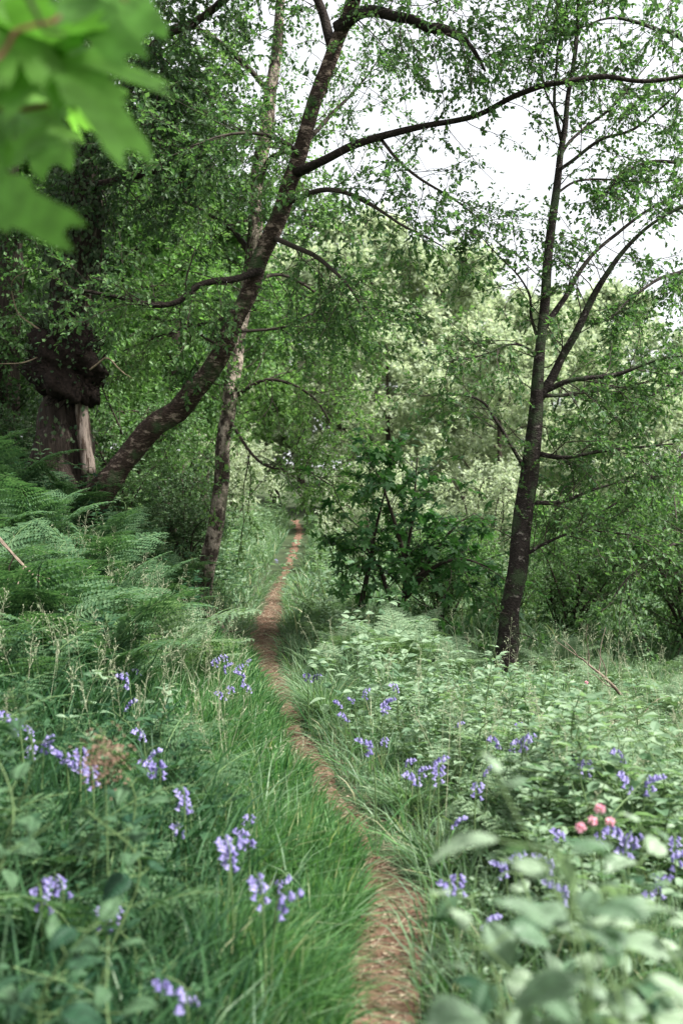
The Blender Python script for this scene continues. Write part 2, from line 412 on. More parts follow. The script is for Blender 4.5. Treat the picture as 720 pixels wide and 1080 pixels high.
# ------------------------------------------------------------------ tree growth
def kids(B, n, tmin, tmax, ang, angj=.25, flat=.3, tp=1.0):
    Nn, k, _ = B.shape
    t = tmin + (tmax - tmin) * ((np.arange(n)[None] + rng.random((Nn, n))) / n) ** tp
    f = t * (k - 1); i = np.minimum(f.astype(int), k - 2); u = (f - i)[..., None]
    r = np.arange(Nn)[:, None]
    p0, p1 = B[r, i], B[r, i + 1]
    Pp = p0 + (p1 - p0) * u; T = norm(p1 - p0)
    q = rng.normal(size=T.shape); q[..., 2] *= (1 - flat)
    q = norm(q - (q * T).sum(-1, keepdims=True) * T)
    a = ang + rng.normal(size=t.shape)[..., None] * angj
    D = np.cos(a) * T + np.sin(a) * q
    return Pp.reshape(-1, 3), norm(D.reshape(-1, 3)), t.reshape(-1)
def wander(P0, D, L, k, droop=.05, wob=.15):
    pts = np.empty((len(P0), k, 3)); pts[:, 0] = P0; D = D.copy(); L = np.asarray(L).reshape(-1, 1)
    for i in range(1, k):
        D = norm(D + rng.normal(size=D.shape) * wob + A([0, 0, -droop])); pts[:, i] = pts[:, i - 1] + D * L / (k - 1)
    return pts
def crown(limbs, mats, la=1.2, na=14, lb=.45, nb=9, nl=12, leaf=.05, droop=.03, tmin=.25, tpl=L2, ra=.012, rb=.004,
          flat=.3, updir=0.0, fall=.55, tilt=.55, wob=.14, lens=None, tw=True, thin=1.0, base=(0, 0, 0)):
    """branches, twigs and leaves grown along limbs (arrays of k points); returns an MB with [leaf, twig] materials"""
    L = np.stack([cr(l, 14) for l in limbs]); mb = MB()
    Pa, Da, t = kids(L, na, tmin, 1.0, .95, .25, flat)
    Da = norm(Da + A([0, 0, updir]))
    sc = np.ones(len(limbs)) if lens is None else A(lens)
    la_ = la * np.repeat(sc, na) * (1 - fall * t) * U(.6, 1.25, len(t))
    Ba = wander(Pa, Da, la_, 8, droop, wob)
    if tw: tubes(mb, Ba, ra * la_ / la, .0025, 4, 1)
    Pb, Db, t2 = kids(Ba, nb, .12, 1.0, .8, .3, flat)
    if thin < 1:
        kp = rng.random(len(Pb)) < thin; Pb, Db, t2 = Pb[kp], Db[kp], t2[kp]
    Bb = wander(Pb, Db, lb * U(.5, 1.2, len(Pb)) * (1 - .35 * t2), 5, droop * 1.6, wob)
    if tw: tubes(mb, Bb, rb, .0012, 3, 1)
    Pl, Dl, _ = kids(Bb, nl, .1, 1.0, .9, .3, .2)
    Dl = norm(Dl + A([0, 0, -.25]) + rng.normal(size=Dl.shape) * .15)
    Zl = norm(A([0, 0, 1.0]) + rng.normal(size=Dl.shape) * tilt)
    put(mb, tpl, Pl, Dl, Zl, leaf * U(.45, 1.5, len(Pl)), 0)
    mb.V = [v - np.asarray(base) for v in mb.V]
    return mb
def tree_thing(name, base, label, cat, group=None):
    return empty(name, tuple(base), 0, label, cat, group)
def part_limb(name, pts, r, mt, root, base, sides=12, rough=.06, n=None):
    mb = MB(); limb(mb, pts, r, sides, 0, rough, n); local(mb, base)
    return mb.build(name, mt, root, True)

# --- slender tree by the meadow (right)
b0 = P(529, 722, 10.0)
r = tree_thing('tree', b0, 'slim dark upright tree forking above head height, rooted in the pale meadow plants', 'tree')
tr_main = [P(528, 730, 10), P(534, 690, 10), P(542, 620, 10), P(553, 530, 10), P(566, 450, 10), P(571, 360, 10), P(577, 270, 10.05), P(589, 180, 10.1), P(596, 120, 10.1), P(606, 50, 10.1), P(612, -60, 10.1)]
part_limb('trunk', tr_main, [.128, .106, .098, .09, .078, .052, .042, .034, .026, .02, .012], M['bark_right'], r, b0, 14, .09, 70)
lm = {
 'fork': ([P(569, 420, 10), P(585, 390, 9.98), P(606, 350, 9.9), P(632, 300, 9.8), P(660, 262, 9.7), P(700, 228, 9.6), P(760, 200, 9.5)], [.044, .04, .035, .028, .022, .016, .01]),
 'fork2': ([P(574, 345, 10), P(592, 318, 10.1), P(612, 285, 10.2), P(645, 250, 10.3), P(690, 218, 10.4), P(740, 195, 10.5)], [.032, .028, .024, .018, .013, .008]),
 'b1': ([P(588, 180, 10.1), P(605, 168, 10), P(632, 148, 9.9), P(665, 138, 9.8), P(700, 112, 9.7), P(730, 80, 9.6)], [.022, .02, .016, .014, .01, .006]),
 'b2': ([P(590, 165, 10.1), P(604, 145, 10.2), P(630, 125, 10.3), P(655, 100, 10.4), P(690, 60, 10.5)], [.018, .015, .012, .009, .005]),
 'b3': ([P(585, 205, 10.1), P(610, 190, 10.2), P(645, 190, 10.3), P(690, 192, 10.3), P(730, 185, 10.2)], [.014, .012, .009, .007, .004]),
 'b4': ([P(592, 150, 10.1), P(584, 110, 10.1), P(588, 60, 10.1), P(597, 10, 10.1), P(590, -50, 10)], [.02, .016, .012, .01, .006]),
 'b5': ([P(575, 412, 10), P(600, 402, 9.9), P(650, 396, 9.8), P(690, 380, 9.7), P(740, 372, 9.6)], [.028, .024, .019, .014, .008]),
 'b6': ([P(570, 418, 10), P(610, 414, 10.2), P(650, 408, 10.4), P(690, 400, 10.5)], [.02, .016, .011, .006]),
 'b7': ([P(553, 495, 10), P(538, 468, 9.9), P(522, 445, 9.8), P(508, 424, 9.8), P(480, 416, 9.7), P(440, 418, 9.7)], [.022, .018, .014, .011, .008, .005]),
 'b8': ([P(562, 478, 10), P(600, 482, 9.9), P(650, 474, 9.8), P(710, 470, 9.6)], [.024, .02, .014, .007]),
 'b9': ([P(556, 530, 10), P(590, 528, 10.2), P(640, 512, 10.4), P(700, 500, 10.5)], [.022, .018, .012, .006]),
 'b10': ([P(569, 365, 10), P(560, 335, 10), P(558, 310, 9.9), P(540, 285, 9.8), P(505, 250, 9.7)], [.018, .014, .011, .008, .004]),
 'b11': ([P(570, 380, 10), P(545, 362, 9.8), P(510, 374, 9.6), P(470, 382, 9.5)], [.014, .011, .007, .004]),
 'b12': ([P(548, 590, 10), P(575, 572, 9.9), P(620, 560, 9.7), P(680, 566, 9.6)], [.018, .015, .01, .005]),
 'b13': ([P(594, 130, 10.1), P(575, 95, 10), P(572, 40, 9.9), P(560, -20, 9.8)], [.012, .01, .007, .004]),
}
for k, (pts, rr) in lm.items(): part_limb('branch', pts, rr, M['bark_right'], r, b0, 7, .05)
thin_l = [lm[k][0] for k in ('b1', 'b2', 'b3', 'b4', 'fork2', 'b13', 'b10', 'b11', 'b7')]
c1 = crown(thin_l, None, .85, 14, .36, 9, 10, .046, .02, .25, ra=.006, rb=.0025, thin=.7, base=b0)
dense_l = [lm[k][0] for k in ('fork', 'b5', 'b6', 'b8', 'b9', 'b12')]
c2 = crown(dense_l, None, 1.0, 20, .4, 10, 12, .046, .02, .12, ra=.007, rb=.0025, flat=.6, thin=.7, base=b0)
c1.V += c2.V; c1.F += [(f + c1.n, mi) for f, mi in c2.F]; c1.n += c2.n
c1.build('crown', [M['leaf_birch'], M['twig']], r)

def sprouts(root, pts, base, n=26, la=.45, lf=.045, m='leaf_birch', t0=.1):
    c = cr(pts, 14)[None]; mb = MB()
    Pa, Da, t = kids(c, n, t0, 1, 1.1, .2, .3); Ba = wander(Pa, Da, la * U(.4, 1.2, n), 6, -.02, .25); tubes(mb, Ba, .007, .002, 4, 1)
    Pb, Db, _ = kids(Ba, 5, .3, 1, .8); Bb = wander(Pb, Db, .22 * U(.5, 1.2, len(Pb)), 4, .02, .2); tubes(mb, Bb, .0025, .001, 3, 1)
    Pl, Dl, _ = kids(Bb, 7, .1, 1, .9, .3, .2); put(mb, L2, Pl, Dl, norm(A([0, 0, 1.]) + rng.normal(size=Dl.shape) * .6), lf * U(.6, 1.3, len(Pl)), 0)
    local(mb, base).build('shoots', [M[m], M['twig']], root)
sprouts(bpy.data.objects['tree'], tr_main, b0, 34, .5)
# --- leaning tree
b1 = P(118, 508, 11.5)
r = tree_thing('tree', b1, 'tree with thick brown trunk leaning out over the path from the ferny bank', 'tree')
tl = [P(84, 545, 11.6), P(110, 514, 11.5), P(130, 488, 11.5), P(160, 452, 11.45), P(200, 420, 11.4), P(230, 382, 11.3), P(256, 325, 11.2), P(280, 265, 11.1), P(300, 215, 11.0), P(318, 160, 10.9), P(335, 100, 10.8), P(358, 35, 10.7), P(385, -40, 10.5)]
part_limb('trunk', tl, [.19, .15, .13, .122, .117, .11, .098, .092, .088, .084, .078, .068, .055], M['bark_lean'], r, b1, 16, .10, 90)
ll = {
 'long': ([P(312, 182, 10.9), P(345, 168, 10.7), P(385, 148, 10.5), P(440, 134, 10.3), P(500, 122, 10.1), P(545, 100, 9.9), P(590, 86, 9.7), P(640, 82, 9.6), P(690, 84, 9.5), P(760, 70, 9.4)], [0.056, 0.044, 0.036, 0.030, 0.027, 0.027, 0.027, 0.024, 0.020, 0.014]),
 'left': ([P(275, 285, 11.1), P(245, 295, 10.9), P(212, 300, 10.7), P(190, 318, 10.6), P(160, 322, 10.5), P(120, 312, 10.4), P(80, 305, 10.3)], [0.048, 0.036, 0.034, 0.029, 0.027, 0.022, 0.016]),
 'top': ([P(356, 30, 10.7), P(380, 14, 10.5), P(415, 14, 10.3), P(445, 24, 10.1), P(470, 32, 10), P(495, 48, 9.9), P(512, 74, 9.8)], [.08, .06, .05, .045, .05, .022, .012]),
 'up2': ([P(368, 0, 10.6), P(430, -50, 10.2), P(500, -60, 9.9), P(590, -40, 9.6), P(680, -25, 9.2)], [.06, .05, .04, .03, .015]),
 'up1': ([P(350, 50, 10.8), P(330, -10, 10.9), P(290, -60, 11), P(230, -90, 11)], [.05, .04, .03, .015]),
 'sp1': ([P(300, 215, 11), P(345, 200, 10.6), P(390, 215, 10.2), P(430, 240, 9.9), P(470, 262, 9.7)], [.03, .024, .018, .012, .006]),
 'sp2': ([P(287, 250, 11.05), P(330, 270, 10.6), P(365, 300, 10.2), P(395, 340, 9.9)], [.03, .022, .014, .006]),
 'sp3': ([P(316, 165, 10.9), P(300, 150, 10.6), P(255, 140, 10.3), P(200, 155, 10)], [.028, .022, .014, .006]),
 'sp4': ([P(322, 150, 10.9), P(350, 120, 11.2), P(380, 90, 11.4), P(400, 60, 11.5)], [.025, .02, .012, .006]),
 'sp5': ([P(400, 145, 10.5), P(430, 180, 10.3), P(480, 210, 10.2), P(515, 240, 10.1)], [.018, .014, .01, .005]),
 'sp6': ([P(240, 370, 11.3), P(205, 345, 11), P(195, 300, 10.9), P(205, 262, 10.8)], [.018, .012, .01, .005]),
 'sp7': ([P(248, 350, 11.2), P(300, 345, 11.6), P(335, 330, 11.9), P(370, 335, 12.2)], [.018, .014, .01, .005]),
}
for k, (pts, rr) in ll.items(): part_limb('branch', pts, rr, M['bark_limb'] if rr[0] > .04 else M['twig'], r, b1, 9, .1)
c1 = crown([ll[k][0] for k in ('left', 'sp1', 'sp2', 'sp3', 'sp7')], None, 1.25, 22, .45, 11, 14, .05, .035, .15, ra=.007, rb=.0025, thin=.75, base=b1)
c3 = crown([ll[k][0] for k in ('long', 'top', 'sp4', 'sp5')], None, 1.0, 22, .38, 10, 11, .042, .03, .15, ra=.006, rb=.0022, thin=.7, base=b1)
c1.V += c3.V; c1.F += [(f + c1.n, mi) for f, mi in c3.F]; c1.n += c3.n
c2 = crown([ll[k][0] for k in ('up2', 'up1', 'top')], None, 1.3, 24, .45, 10, 12, .052, .05, .08, thin=.8, ra=.008, rb=.0025, base=b1)
c1.V += c2.V; c1.F += [(f + c1.n, mi) for f, mi in c2.F]; c1.n += c2.n
c1.build('crown', [M['leaf_birch'], M['twig']], r)

sprouts(r, tl, b1, 34, .5, t0=.35)
# --- pale slim birch behind the leaning trunk
b2 = P(218, 606, 13.0)
r = tree_thing('tree', b2, 'slim pale-barked tree standing beside the path just behind the leaning trunk', 'tree')
tb = [P(208, 650, 13), P(215, 612, 13), P(222, 580, 13), P(232, 520, 13), P(236, 470, 13), P(243, 420, 13), P(250, 370, 13), P(262, 300, 13), P(269, 240, 13), P(274, 180, 13), P(282, 120, 13), P(292, 50, 13), P(300, -40, 13)]
part_limb('trunk', tb, [.15, .12, .105, .092, .088, .098, .094, .088, .095, .09, .08, .07, .05], M['bark_birch'], r, b2, 14, .08, 80)
lb = [([P(272, 200, 13), P(284, 170, 12.9), P(300, 160, 12.7), P(315, 158, 12.5)], [.04, .032, .025, .02]),
      ([P(286, 100, 13), P(250, 60, 13.1), P(210, 30, 13.2), P(170, 20, 13.3)], [.04, .03, .02, .01]),
      ([P(266, 270, 13), P(240, 240, 13.2), P(200, 215, 13.4), P(150, 200, 13.6)], [.04, .03, .02, .01]),
      ([P(244, 420, 13), P(285, 400, 12.8), P(330, 420, 12.6), P(360, 470, 12.4)], [.03, .022, .014, .008]),
      ([P(240, 440, 13), P(275, 488, 12.6), P(320, 495, 12.3), P(352, 512, 12)], [.022, .016, .012, .006]),
      ([P(262, 300, 13), P(300, 290, 13.4), P(345, 320, 13.8), P(375, 370, 14)], [.03, .022, .014, .008]),
      ([P(258, 330, 13), P(220, 340, 13.2), P(180, 350, 13.4), P(130, 370, 13.6)], [.03, .022, .014, .008])]
for pts, rr in lb: part_limb('branch', pts, rr, M['twig'], r, b2, 7, .05)
crown([q[0] for q in lb], None, 1.5, 22, .5, 11, 12, .053, .06, .12, ra=.008, rb=.0025, thin=.85, base=b2).build('crown', [M['leaf_mid'], M['twig']], r)

sprouts(r, tb, b2, 40, .6, m='leaf_hedge', t0=.2)
# --- old oak with the burr, left
b3 = P(70, 500, 13.0)
r = tree_thing('tree', b3, 'thick old tree swollen by a huge dark burr, clad in ivy on the bank', 'tree')
to = [P(62, 520, 13), P(66, 470, 13), P(70, 420, 13), P(74, 340, 13), P(82, 260, 13), P(86, 190, 13), P(84, 110, 13), P(96, 30, 13), P(108, -60, 13)]
tk = part_limb('trunk', to, [.44, .33, .28, .26, .25, .24, .23, .2, .16], M['bark_oak'], r, b3, 40, .11, 90)
mb = MB()          # strip of bare pale wood
limb(mb, [P(94, 500, 12.72), P(88, 455, 12.72), P(86, 420, 12.74), P(90, 370, 12.78), P(94, 300, 12.8)], [.085, .075, .065, .04, .03], 12, 0, .25)
local(mb, b3).build('bare_wood', M['bark_bare'], r, True)
# burr: lumpy ball
import bmesh
bm = bmesh.new(); bmesh.ops.create_icosphere(bm, subdivisions=5, radius=1)
c0 = P(70, 382, 12.75)
for v in bm.verts:
    q = A(v.co)
    nse = .05 * math.sin(37 * q[0] + 5 * q[2]) * math.sin(41 * q[2] + 3) + .16 * math.sin(4 * q[0] + 2 * q[2]) * math.sin(3 * q[1] + 1) + .13 * math.sin(7 * q[2] + 3 * q[0]) + .08 * math.sin(13 * q[0] + 5 * q[2]) * math.sin(11 * q[2]) + .05 * math.sin(23 * q[1] + 17 * q[2] + 9 * q[0])
    k = 1 + nse
    v.co = Vector(c0 - b3 + A([q[0] * .42 * k + .08 * max(0, -q[2]), q[1] * .38 * k, q[2] * .52 * k]))
me = bpy.data.meshes.new('burr'); bm.to_mesh(me); bm.free(); me.materials.append(M['burl'])
for pl in me.polygons: pl.use_smooth = True
bo = bpy.data.objects.new('burr', me); COL.objects.link(bo); bo.parent = r
mb = MB(); nn = 420; dd = norm(rng.normal(size=(nn, 3))); pp = (c0 - b3) + dd * A([.40, .36, .50])
sp = wander(pp, norm(dd + rng.normal(size=dd.shape) * .4 + A([0, 0, .3])), U(.04, .26, nn), 5, -.05, .3); tubes(mb, sp, .009, .002, 4)
mb.build('burr_shoots', M['burl'], r)
mb = MB(); nn = 450; dd = norm(rng.normal(size=(nn, 3)) + A([-.2, -.6, .5])); pp = (c0 - b3) + dd * A([.45, .42, .56]) * U(.9, 1.15, (nn, 1))
put(mb, L6, pp, rng.normal(size=pp.shape) + A([0, 0, -.8]), dd + rng.normal(size=dd.shape) * .5, .055 * U(.5, 1.2, nn), 0); mb.build('burr_leaves', M['leaf_dark'], r)
lo = [([P(90, 150, 13), P(130, 100, 12.6), P(165, 45, 12.3), P(200, 26, 12), P(225, 10, 11.8), P(260, -20, 11.5)], [.10, .08, .055, .05, .045, .035]),
      ([P(168, 42, 12.3), P(172, 70, 12.1), P(178, 100, 12)], [.02, .014, .008]),
      ([P(84, 120, 13), P(50, 60, 12.6), P(0, 20, 12.2), P(-60, 0, 12)], [.1, .08, .06, .03]),
      ([P(84, 200, 13), P(130, 190, 12.6), P(180, 180, 12.3), P(215, 200, 12)], [.06, .045, .03, .012]),
      ([P(82, 240, 13), P(40, 210, 12.5), P(0, 200, 12), P(-50, 210, 12)], [.06, .045, .03, .012]),
      ([P(100, 0, 13), P(120, -60, 12.6), P(180, -90, 12), P(250, -80, 11.5)], [.08, .07, .05, .02]),
      ([P(84, 170, 13), P(120, 130, 12.3), P(150, 130, 11.7), P(170, 150, 11.3)], [.05, .04, .03, .01])]
for pts, rr in lo: part_limb('branch', pts, rr, M['bark_oak'], r, b3, 9, .1)
for pts in ([P(95, 395, 12.4), P(108, 388, 12.3), P(120, 398, 12.2)], [P(90, 400, 12.4), P(98, 412, 12.3), P(97, 425, 12.3)]) if 0 else ([P(95, 390, 12.4), P(112, 378, 12.3), P(125, 388, 12.2), P(140, 400, 12.1)], [P(50, 372, 12.5), P(25, 382, 12.4), P(-5, 384, 12.3)], [P(45, 350, 12.5), P(20, 330, 12.4), P(12, 300, 12.3), P(30, 285, 12.2)]):
    part_limb('dead_twig', pts, [.012, .008, .006, .003], M['twig_pale'], r, b3, 6, .1)
crown([q[0] for q in lo], None, 1.6, 24, .5, 12, 14, .058, .03, .1, ra=.009, rb=.003, base=b3).build('crown', [M['leaf_dark'], M['twig']], r)
# ivy on the trunk
mb = MB()
ic = cr(to, 90); nI = 9000
k = np.where(rng.random(nI) < .03, U(12, 30, nI), rng.random(nI) ** .9 * 62 + 26).astype(int); an = U(0, 6.283, nI)
nrm = np.stack([np.cos(an), np.sin(an), U(-.3, .3, nI)], -1)
rad = np.interp(k, np.linspace(0, 89, 9), [.46, .37, .33, .30, .28, .27, .26, .22, .18]) + np.abs(rng.normal(size=nI)) * .13 * (.6 + .6 * np.sin(k * .3 + an) ** 2)
pp = ic[np.minimum(k, 89)] + nrm * rad[:, None] * A([1, 1, .3]) + rng.normal(size=(nI, 3)) * .03
put(mb, L6, pp, norm(A([0, 0, -1.0]) + rng.normal(size=(nI, 3)) * .5), norm(nrm + rng.normal(size=(nI, 3)) * .35), .075 * U(.45, 1.1, nI) [:, None] * A([[1, 1.3, 1]]), 0)
local(mb, b3).build('ivy', M['leaf_ivy'], r)

b5 = A([5.6, 11.5, hz(5.6, 11.5)])
r = tree_thing('tree', b5, 'fine-leaved tree whose drooping boughs reach in at the meadow side above the shrubs', 'tree')
part_limb('trunk', [b5 + A([0, 0, -.2]), b5 + A([0, .1, 2]), b5 + A([-.1, .1, 4]), b5 + A([0, 0, 6.5]), b5 + A([0, 0, 9])], [.22, .16, .13, .09, .03], M['bark_right'], r, b5, 12, .08)
le = [([b5 + A([0, 0, 5.2]), P(740, 60, 11), P(690, 30, 10.6), P(640, 20, 10.4), P(600, 34, 10.2)], 1.0), ([b5 + A([0, 0, 6]), P(745, -10, 11), P(690, -20, 10.6), P(620, -30, 10.4), P(560, -10, 10.3)], 1.1),
      ([b5 + A([0, 0, 4.0]), P(760, 190, 11.2), P(705, 170, 11), P(660, 180, 10.8), P(630, 215, 10.6)], .4), ([b5 + A([0, 0, 3.0]), P(760, 300, 11.2), P(710, 290, 11), P(670, 310, 10.8), P(640, 340, 10.6)], .4),
      ([b5 + A([0, 0, 2.0]), P(750, 400, 11.2), P(700, 410, 11), P(650, 440, 10.8), P(610, 480, 10.6)], .6), ([b5 + A([0, 0, 1.5]), P(750, 480, 11.4), P(700, 500, 11.2), P(650, 530, 11), P(600, 560, 10.8)], .6),
      ([b5 + A([0, 0, 1.2]), P(760, 560, 11.2), P(720, 570, 11), P(670, 600, 10.8), P(640, 640, 10.7)], .9)]
for l, q in le: part_limb('branch', l, [.05, .03, .02, .013, .005], M['bark_right'], r, b5, 7, .06)
crown([l for l, q in le], None, 1.3, 23, .42, 11, 12, .05, .03, .15, ra=.007, rb=.0025, flat=.5, thin=.7, lens=[q for l, q in le], base=b5).build('crown', [M['leaf_birch'], M['twig']], r)
# --- generic woodland trees
def generic(name, h, rad, leafm, leaf, seed, nlimb=13, na=13, nb=9, nl=9, clear=.25, bark='bark_oak', tr=.16, tpl=L2, up=.25):
    global rng
    keep = rng; rng = np.random.default_rng(seed)
    root = empty(name)
    pts = [[0, 0, -.3]] + [[.04 * h * math.sin(s * 2.3 + seed), .04 * h * math.cos(s * 1.9 + seed), h * s] for s in (.15, .35, .55, .75, .95)]
    part_limb('trunk', pts, [tr * 1.4, tr, tr * .85, tr * .65, tr * .4, tr * .12], M[bark], root, (0, 0, 0), 10, .08)
    c = cr(pts, 60); limbs = []; lens = []
    for q in range(nlimb):
        t = clear + (1 - clear) * (q + .5) / nlimb
        a = q * 2.4 + seed + U(-.4, .4)
        L = rad * (math.sin(math.pi * min(1, (t - clear) / (1 - clear) * .8 + .18)) ** .7) * U(.7, 1.15)
        s = c[int(10 + t * 47)]
        d = A([math.cos(a), math.sin(a), 0])
        l = [s, s + d * L * .35 + A([0, 0, L * up * .6]), s + d * L * .7 + A([0, 0, L * up]), s + d * L + A([0, 0, L * up * .8])]
        l = [l[0]] + [x + rng.normal(size=3) * .06 * L for x in l[1:]]
        limbs.append(A(l)); lens.append(L / rad)
        mb = MB(); limb(mb, l, [tr * .4 * (1.1 - t), tr * .28 * (1.1 - t), tr * .18 * (1.1 - t), .01], 6, 0, .05, 14); mb.build('branch', M[bark], root, True)
    crown(limbs, None, rad * .55, na, rad * .2, nb, nl, leaf, .02, .12, tpl, ra=.02, rb=.006, lens=lens, tilt=.7, tw=True, wob=.2).build('crown', [M[leafm], M['twig']], root)
    rng = keep
    return root
protos = {
 'far_a': generic('tree', 13, 5.0, 'leaf_haze_pale', .22, 3, 17, 15, 11, 11, .04),
 'far_b': generic('tree', 11, 4.6, 'leaf_haze_pale', .20, 8, 17, 15, 11, 11, .04),
 'mid_a': generic('tree', 9, 3.4, 'leaf_mid', .14, 21, 16, 17, 12, 13, .08, tr=.12),
 'mid_b': generic('tree', 8, 3.2, 'leaf_bright', .12, 34, 16, 17, 12, 13, .06, tr=.11),
 'dark_a': generic('tree', 10, 3.2, 'leaf_hedge', .11, 55, 17, 17, 12, 13, .1, tr=.16),
 'dark_b': generic('tree', 8, 3.0, 'leaf_dark', .11, 67, 16, 17, 12, 13, .08, tr=.14),
}
used = set()
ORD = ['first', 'second', 'third', 'fourth', 'fifth', 'sixth', 'seventh', 'eighth', 'ninth', 'tenth', 'eleventh', 'twelfth', 'thirteenth', 'fourteenth', 'fifteenth', 'sixteenth', 'seventeenth', 'eighteenth', 'nineteenth', 'twentieth']
def inst(store, key, x, y, s=1, rz=None, dz=-.05, tilt=0):
    p = store[key]
    o = p if (id(store), key) not in used else copy_tree(p)
    used.add((id(store), key))
    o.location = (x, y, hz(x, y) + dz); o.rotation_euler = (tilt * math.cos(x * 9), tilt * math.sin(y * 7), U(0, 6.28) if rz is None else rz); o.scale = (s, s, s)
    return o
def name_row(objs, fmt, cat, group):
    """label a row of things by its order across the view"""
    objs = sorted(objs, key=lambda o: o.location.x / max(.5, o.location.y))
    n = len(objs)
    for i, o in enumerate(objs):
        pos = 'leftmost' if i == 0 else 'rightmost' if i == n - 1 else ORD[i] + ' from left' if i < (n + 1) // 2 else ORD[n - 1 - i] + ' from right'
        if n == 1: pos = 'single'
        tag(o, fmt.format(pos), cat, group)
rows = [
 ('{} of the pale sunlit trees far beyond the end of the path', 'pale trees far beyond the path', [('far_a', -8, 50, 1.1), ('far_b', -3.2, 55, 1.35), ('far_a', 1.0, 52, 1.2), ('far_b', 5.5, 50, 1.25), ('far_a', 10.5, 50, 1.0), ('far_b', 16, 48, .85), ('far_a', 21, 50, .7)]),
 ('{} of the tall trees rising on the farthest slope, coloured pale for haze', 'tall hazy trees on the farthest slope', [('far_b', -18, 76, 1.7), ('far_a', -10, 80, 1.6), ('far_b', -3, 84, 1.7), ('far_a', 5, 82, 1.55), ('far_b', 13, 80, 1.5), ('far_a', 21, 78, 1.3), ('far_b', 30, 80, 1.2)]),
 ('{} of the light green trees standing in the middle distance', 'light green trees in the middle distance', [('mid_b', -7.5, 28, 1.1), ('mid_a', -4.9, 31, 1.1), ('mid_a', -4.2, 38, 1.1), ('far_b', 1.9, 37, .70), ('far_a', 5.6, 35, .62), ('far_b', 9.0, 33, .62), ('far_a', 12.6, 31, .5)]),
 ('{} of the dense green trees on the bank behind the ivied tree', 'dense green trees on the bank', [('dark_b', -8.2, 18.5, 1.1), ('dark_a', -6.4, 19.5, 1.1), ('mid_b', -4.5, 18.5, .9), ('dark_a', -4.2, 24.5, 1.0), ('mid_b', -6.6, 25, 1.2)]),
]
for fmt, grp, lst in rows:
    name_row([inst(protos, k, x, y, s) for k, x, y, s in lst], fmt, 'tree', grp)

# --- shrubs
def shrub(h, rad, leafm, leaf, seed, nst=9, na=12, nb=8, nl=9, tpl=L2, flat=.3):
    global rng
    keep = rng; rng = np.random.default_rng(seed)
    root = empty('shrub'); limbs = []
    for q in range(nst):
        a = q * 2.4 + U(-.3, .3); L = h * U(.7, 1.05); sp = rad * U(.35, .9)
        d = A([math.cos(a), math.sin(a), 0])
        l = [d * .05 + A([0, 0, -.1]), d * sp * .3 + A([0, 0, L * .4]), d * sp * .7 + A([0, 0, L * .75]), d * sp + A([0, 0, L * .92])]
        l = [l[0]] + [x + rng.normal(size=3) * .05 * rad for x in l[1:]]
        limbs.append(A(l)); mb = MB(); limb(mb, l, [.03, .022, .015, .006], 6, 0, .05, 12); mb.build('stem', M['twig'], root, True)
    crown(limbs, None, rad * .6, na, rad * .25, nb, nl, leaf, .03, .1, tpl, ra=.008, rb=.003, tilt=.6, flat=flat).build('foliage', [M[leafm], M['twig']], root)
    rng = keep
    return root
sh = {
 'dark': shrub(2.0, 1.2, 'leaf_dark', .06, 5),
 'dark2': shrub(2.4, 1.5, 'leaf_hedge', .055, 6, 10, 15, 9, 10, flat=.6),
 'mid': shrub(2.2, 1.4, 'leaf_bright', .06, 7),
 'pale': shrub(2.2, 1.5, 'leaf_haze_pale', .075, 9),
}
name_row([inst(sh, 'dark', -2.05, 13.6, .55), inst(sh, 'dark2', -2.9, 13.4, .5), inst(sh, 'dark', -4.3, 14.2, .7), inst(sh, 'dark', -2.3, 15.8, .75), inst(sh, 'dark2', -3.4, 16.5, 1.0), inst(sh, 'dark', -5.6, 16, 1.0)],
         '{} of the dark shrubs crowding round the trunks on the bank', 'shrub', 'dark shrubs on the bank')
name_row([inst(sh, 'dark2', 2.9, 13.3, .7), inst(sh, 'dark2', 4.3, 12.8, .95), inst(sh, 'dark2', 5.6, 13.5, 1.05), inst(sh, 'mid', 3.6, 16.2, .85), inst(sh, 'mid', 5.6, 17.0, 1.1), inst(sh, 'mid', 1.7, 16.6, .65), inst(sh, 'dark2', 1.25, 13.2, .55), inst(sh, 'mid', 2.0, 12.6, .42)],
         '{} of the green shrubs below the meadow behind the slim dark tree', 'shrub', 'green shrubs beyond the meadow')
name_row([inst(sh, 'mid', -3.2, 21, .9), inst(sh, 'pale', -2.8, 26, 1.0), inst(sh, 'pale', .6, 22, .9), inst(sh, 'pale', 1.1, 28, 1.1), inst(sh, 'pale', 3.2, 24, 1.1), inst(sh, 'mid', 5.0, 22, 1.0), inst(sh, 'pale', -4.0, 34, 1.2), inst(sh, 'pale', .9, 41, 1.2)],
         '{} of the light bushes lining the far stretch of path', 'shrub', 'light bushes along the far path')

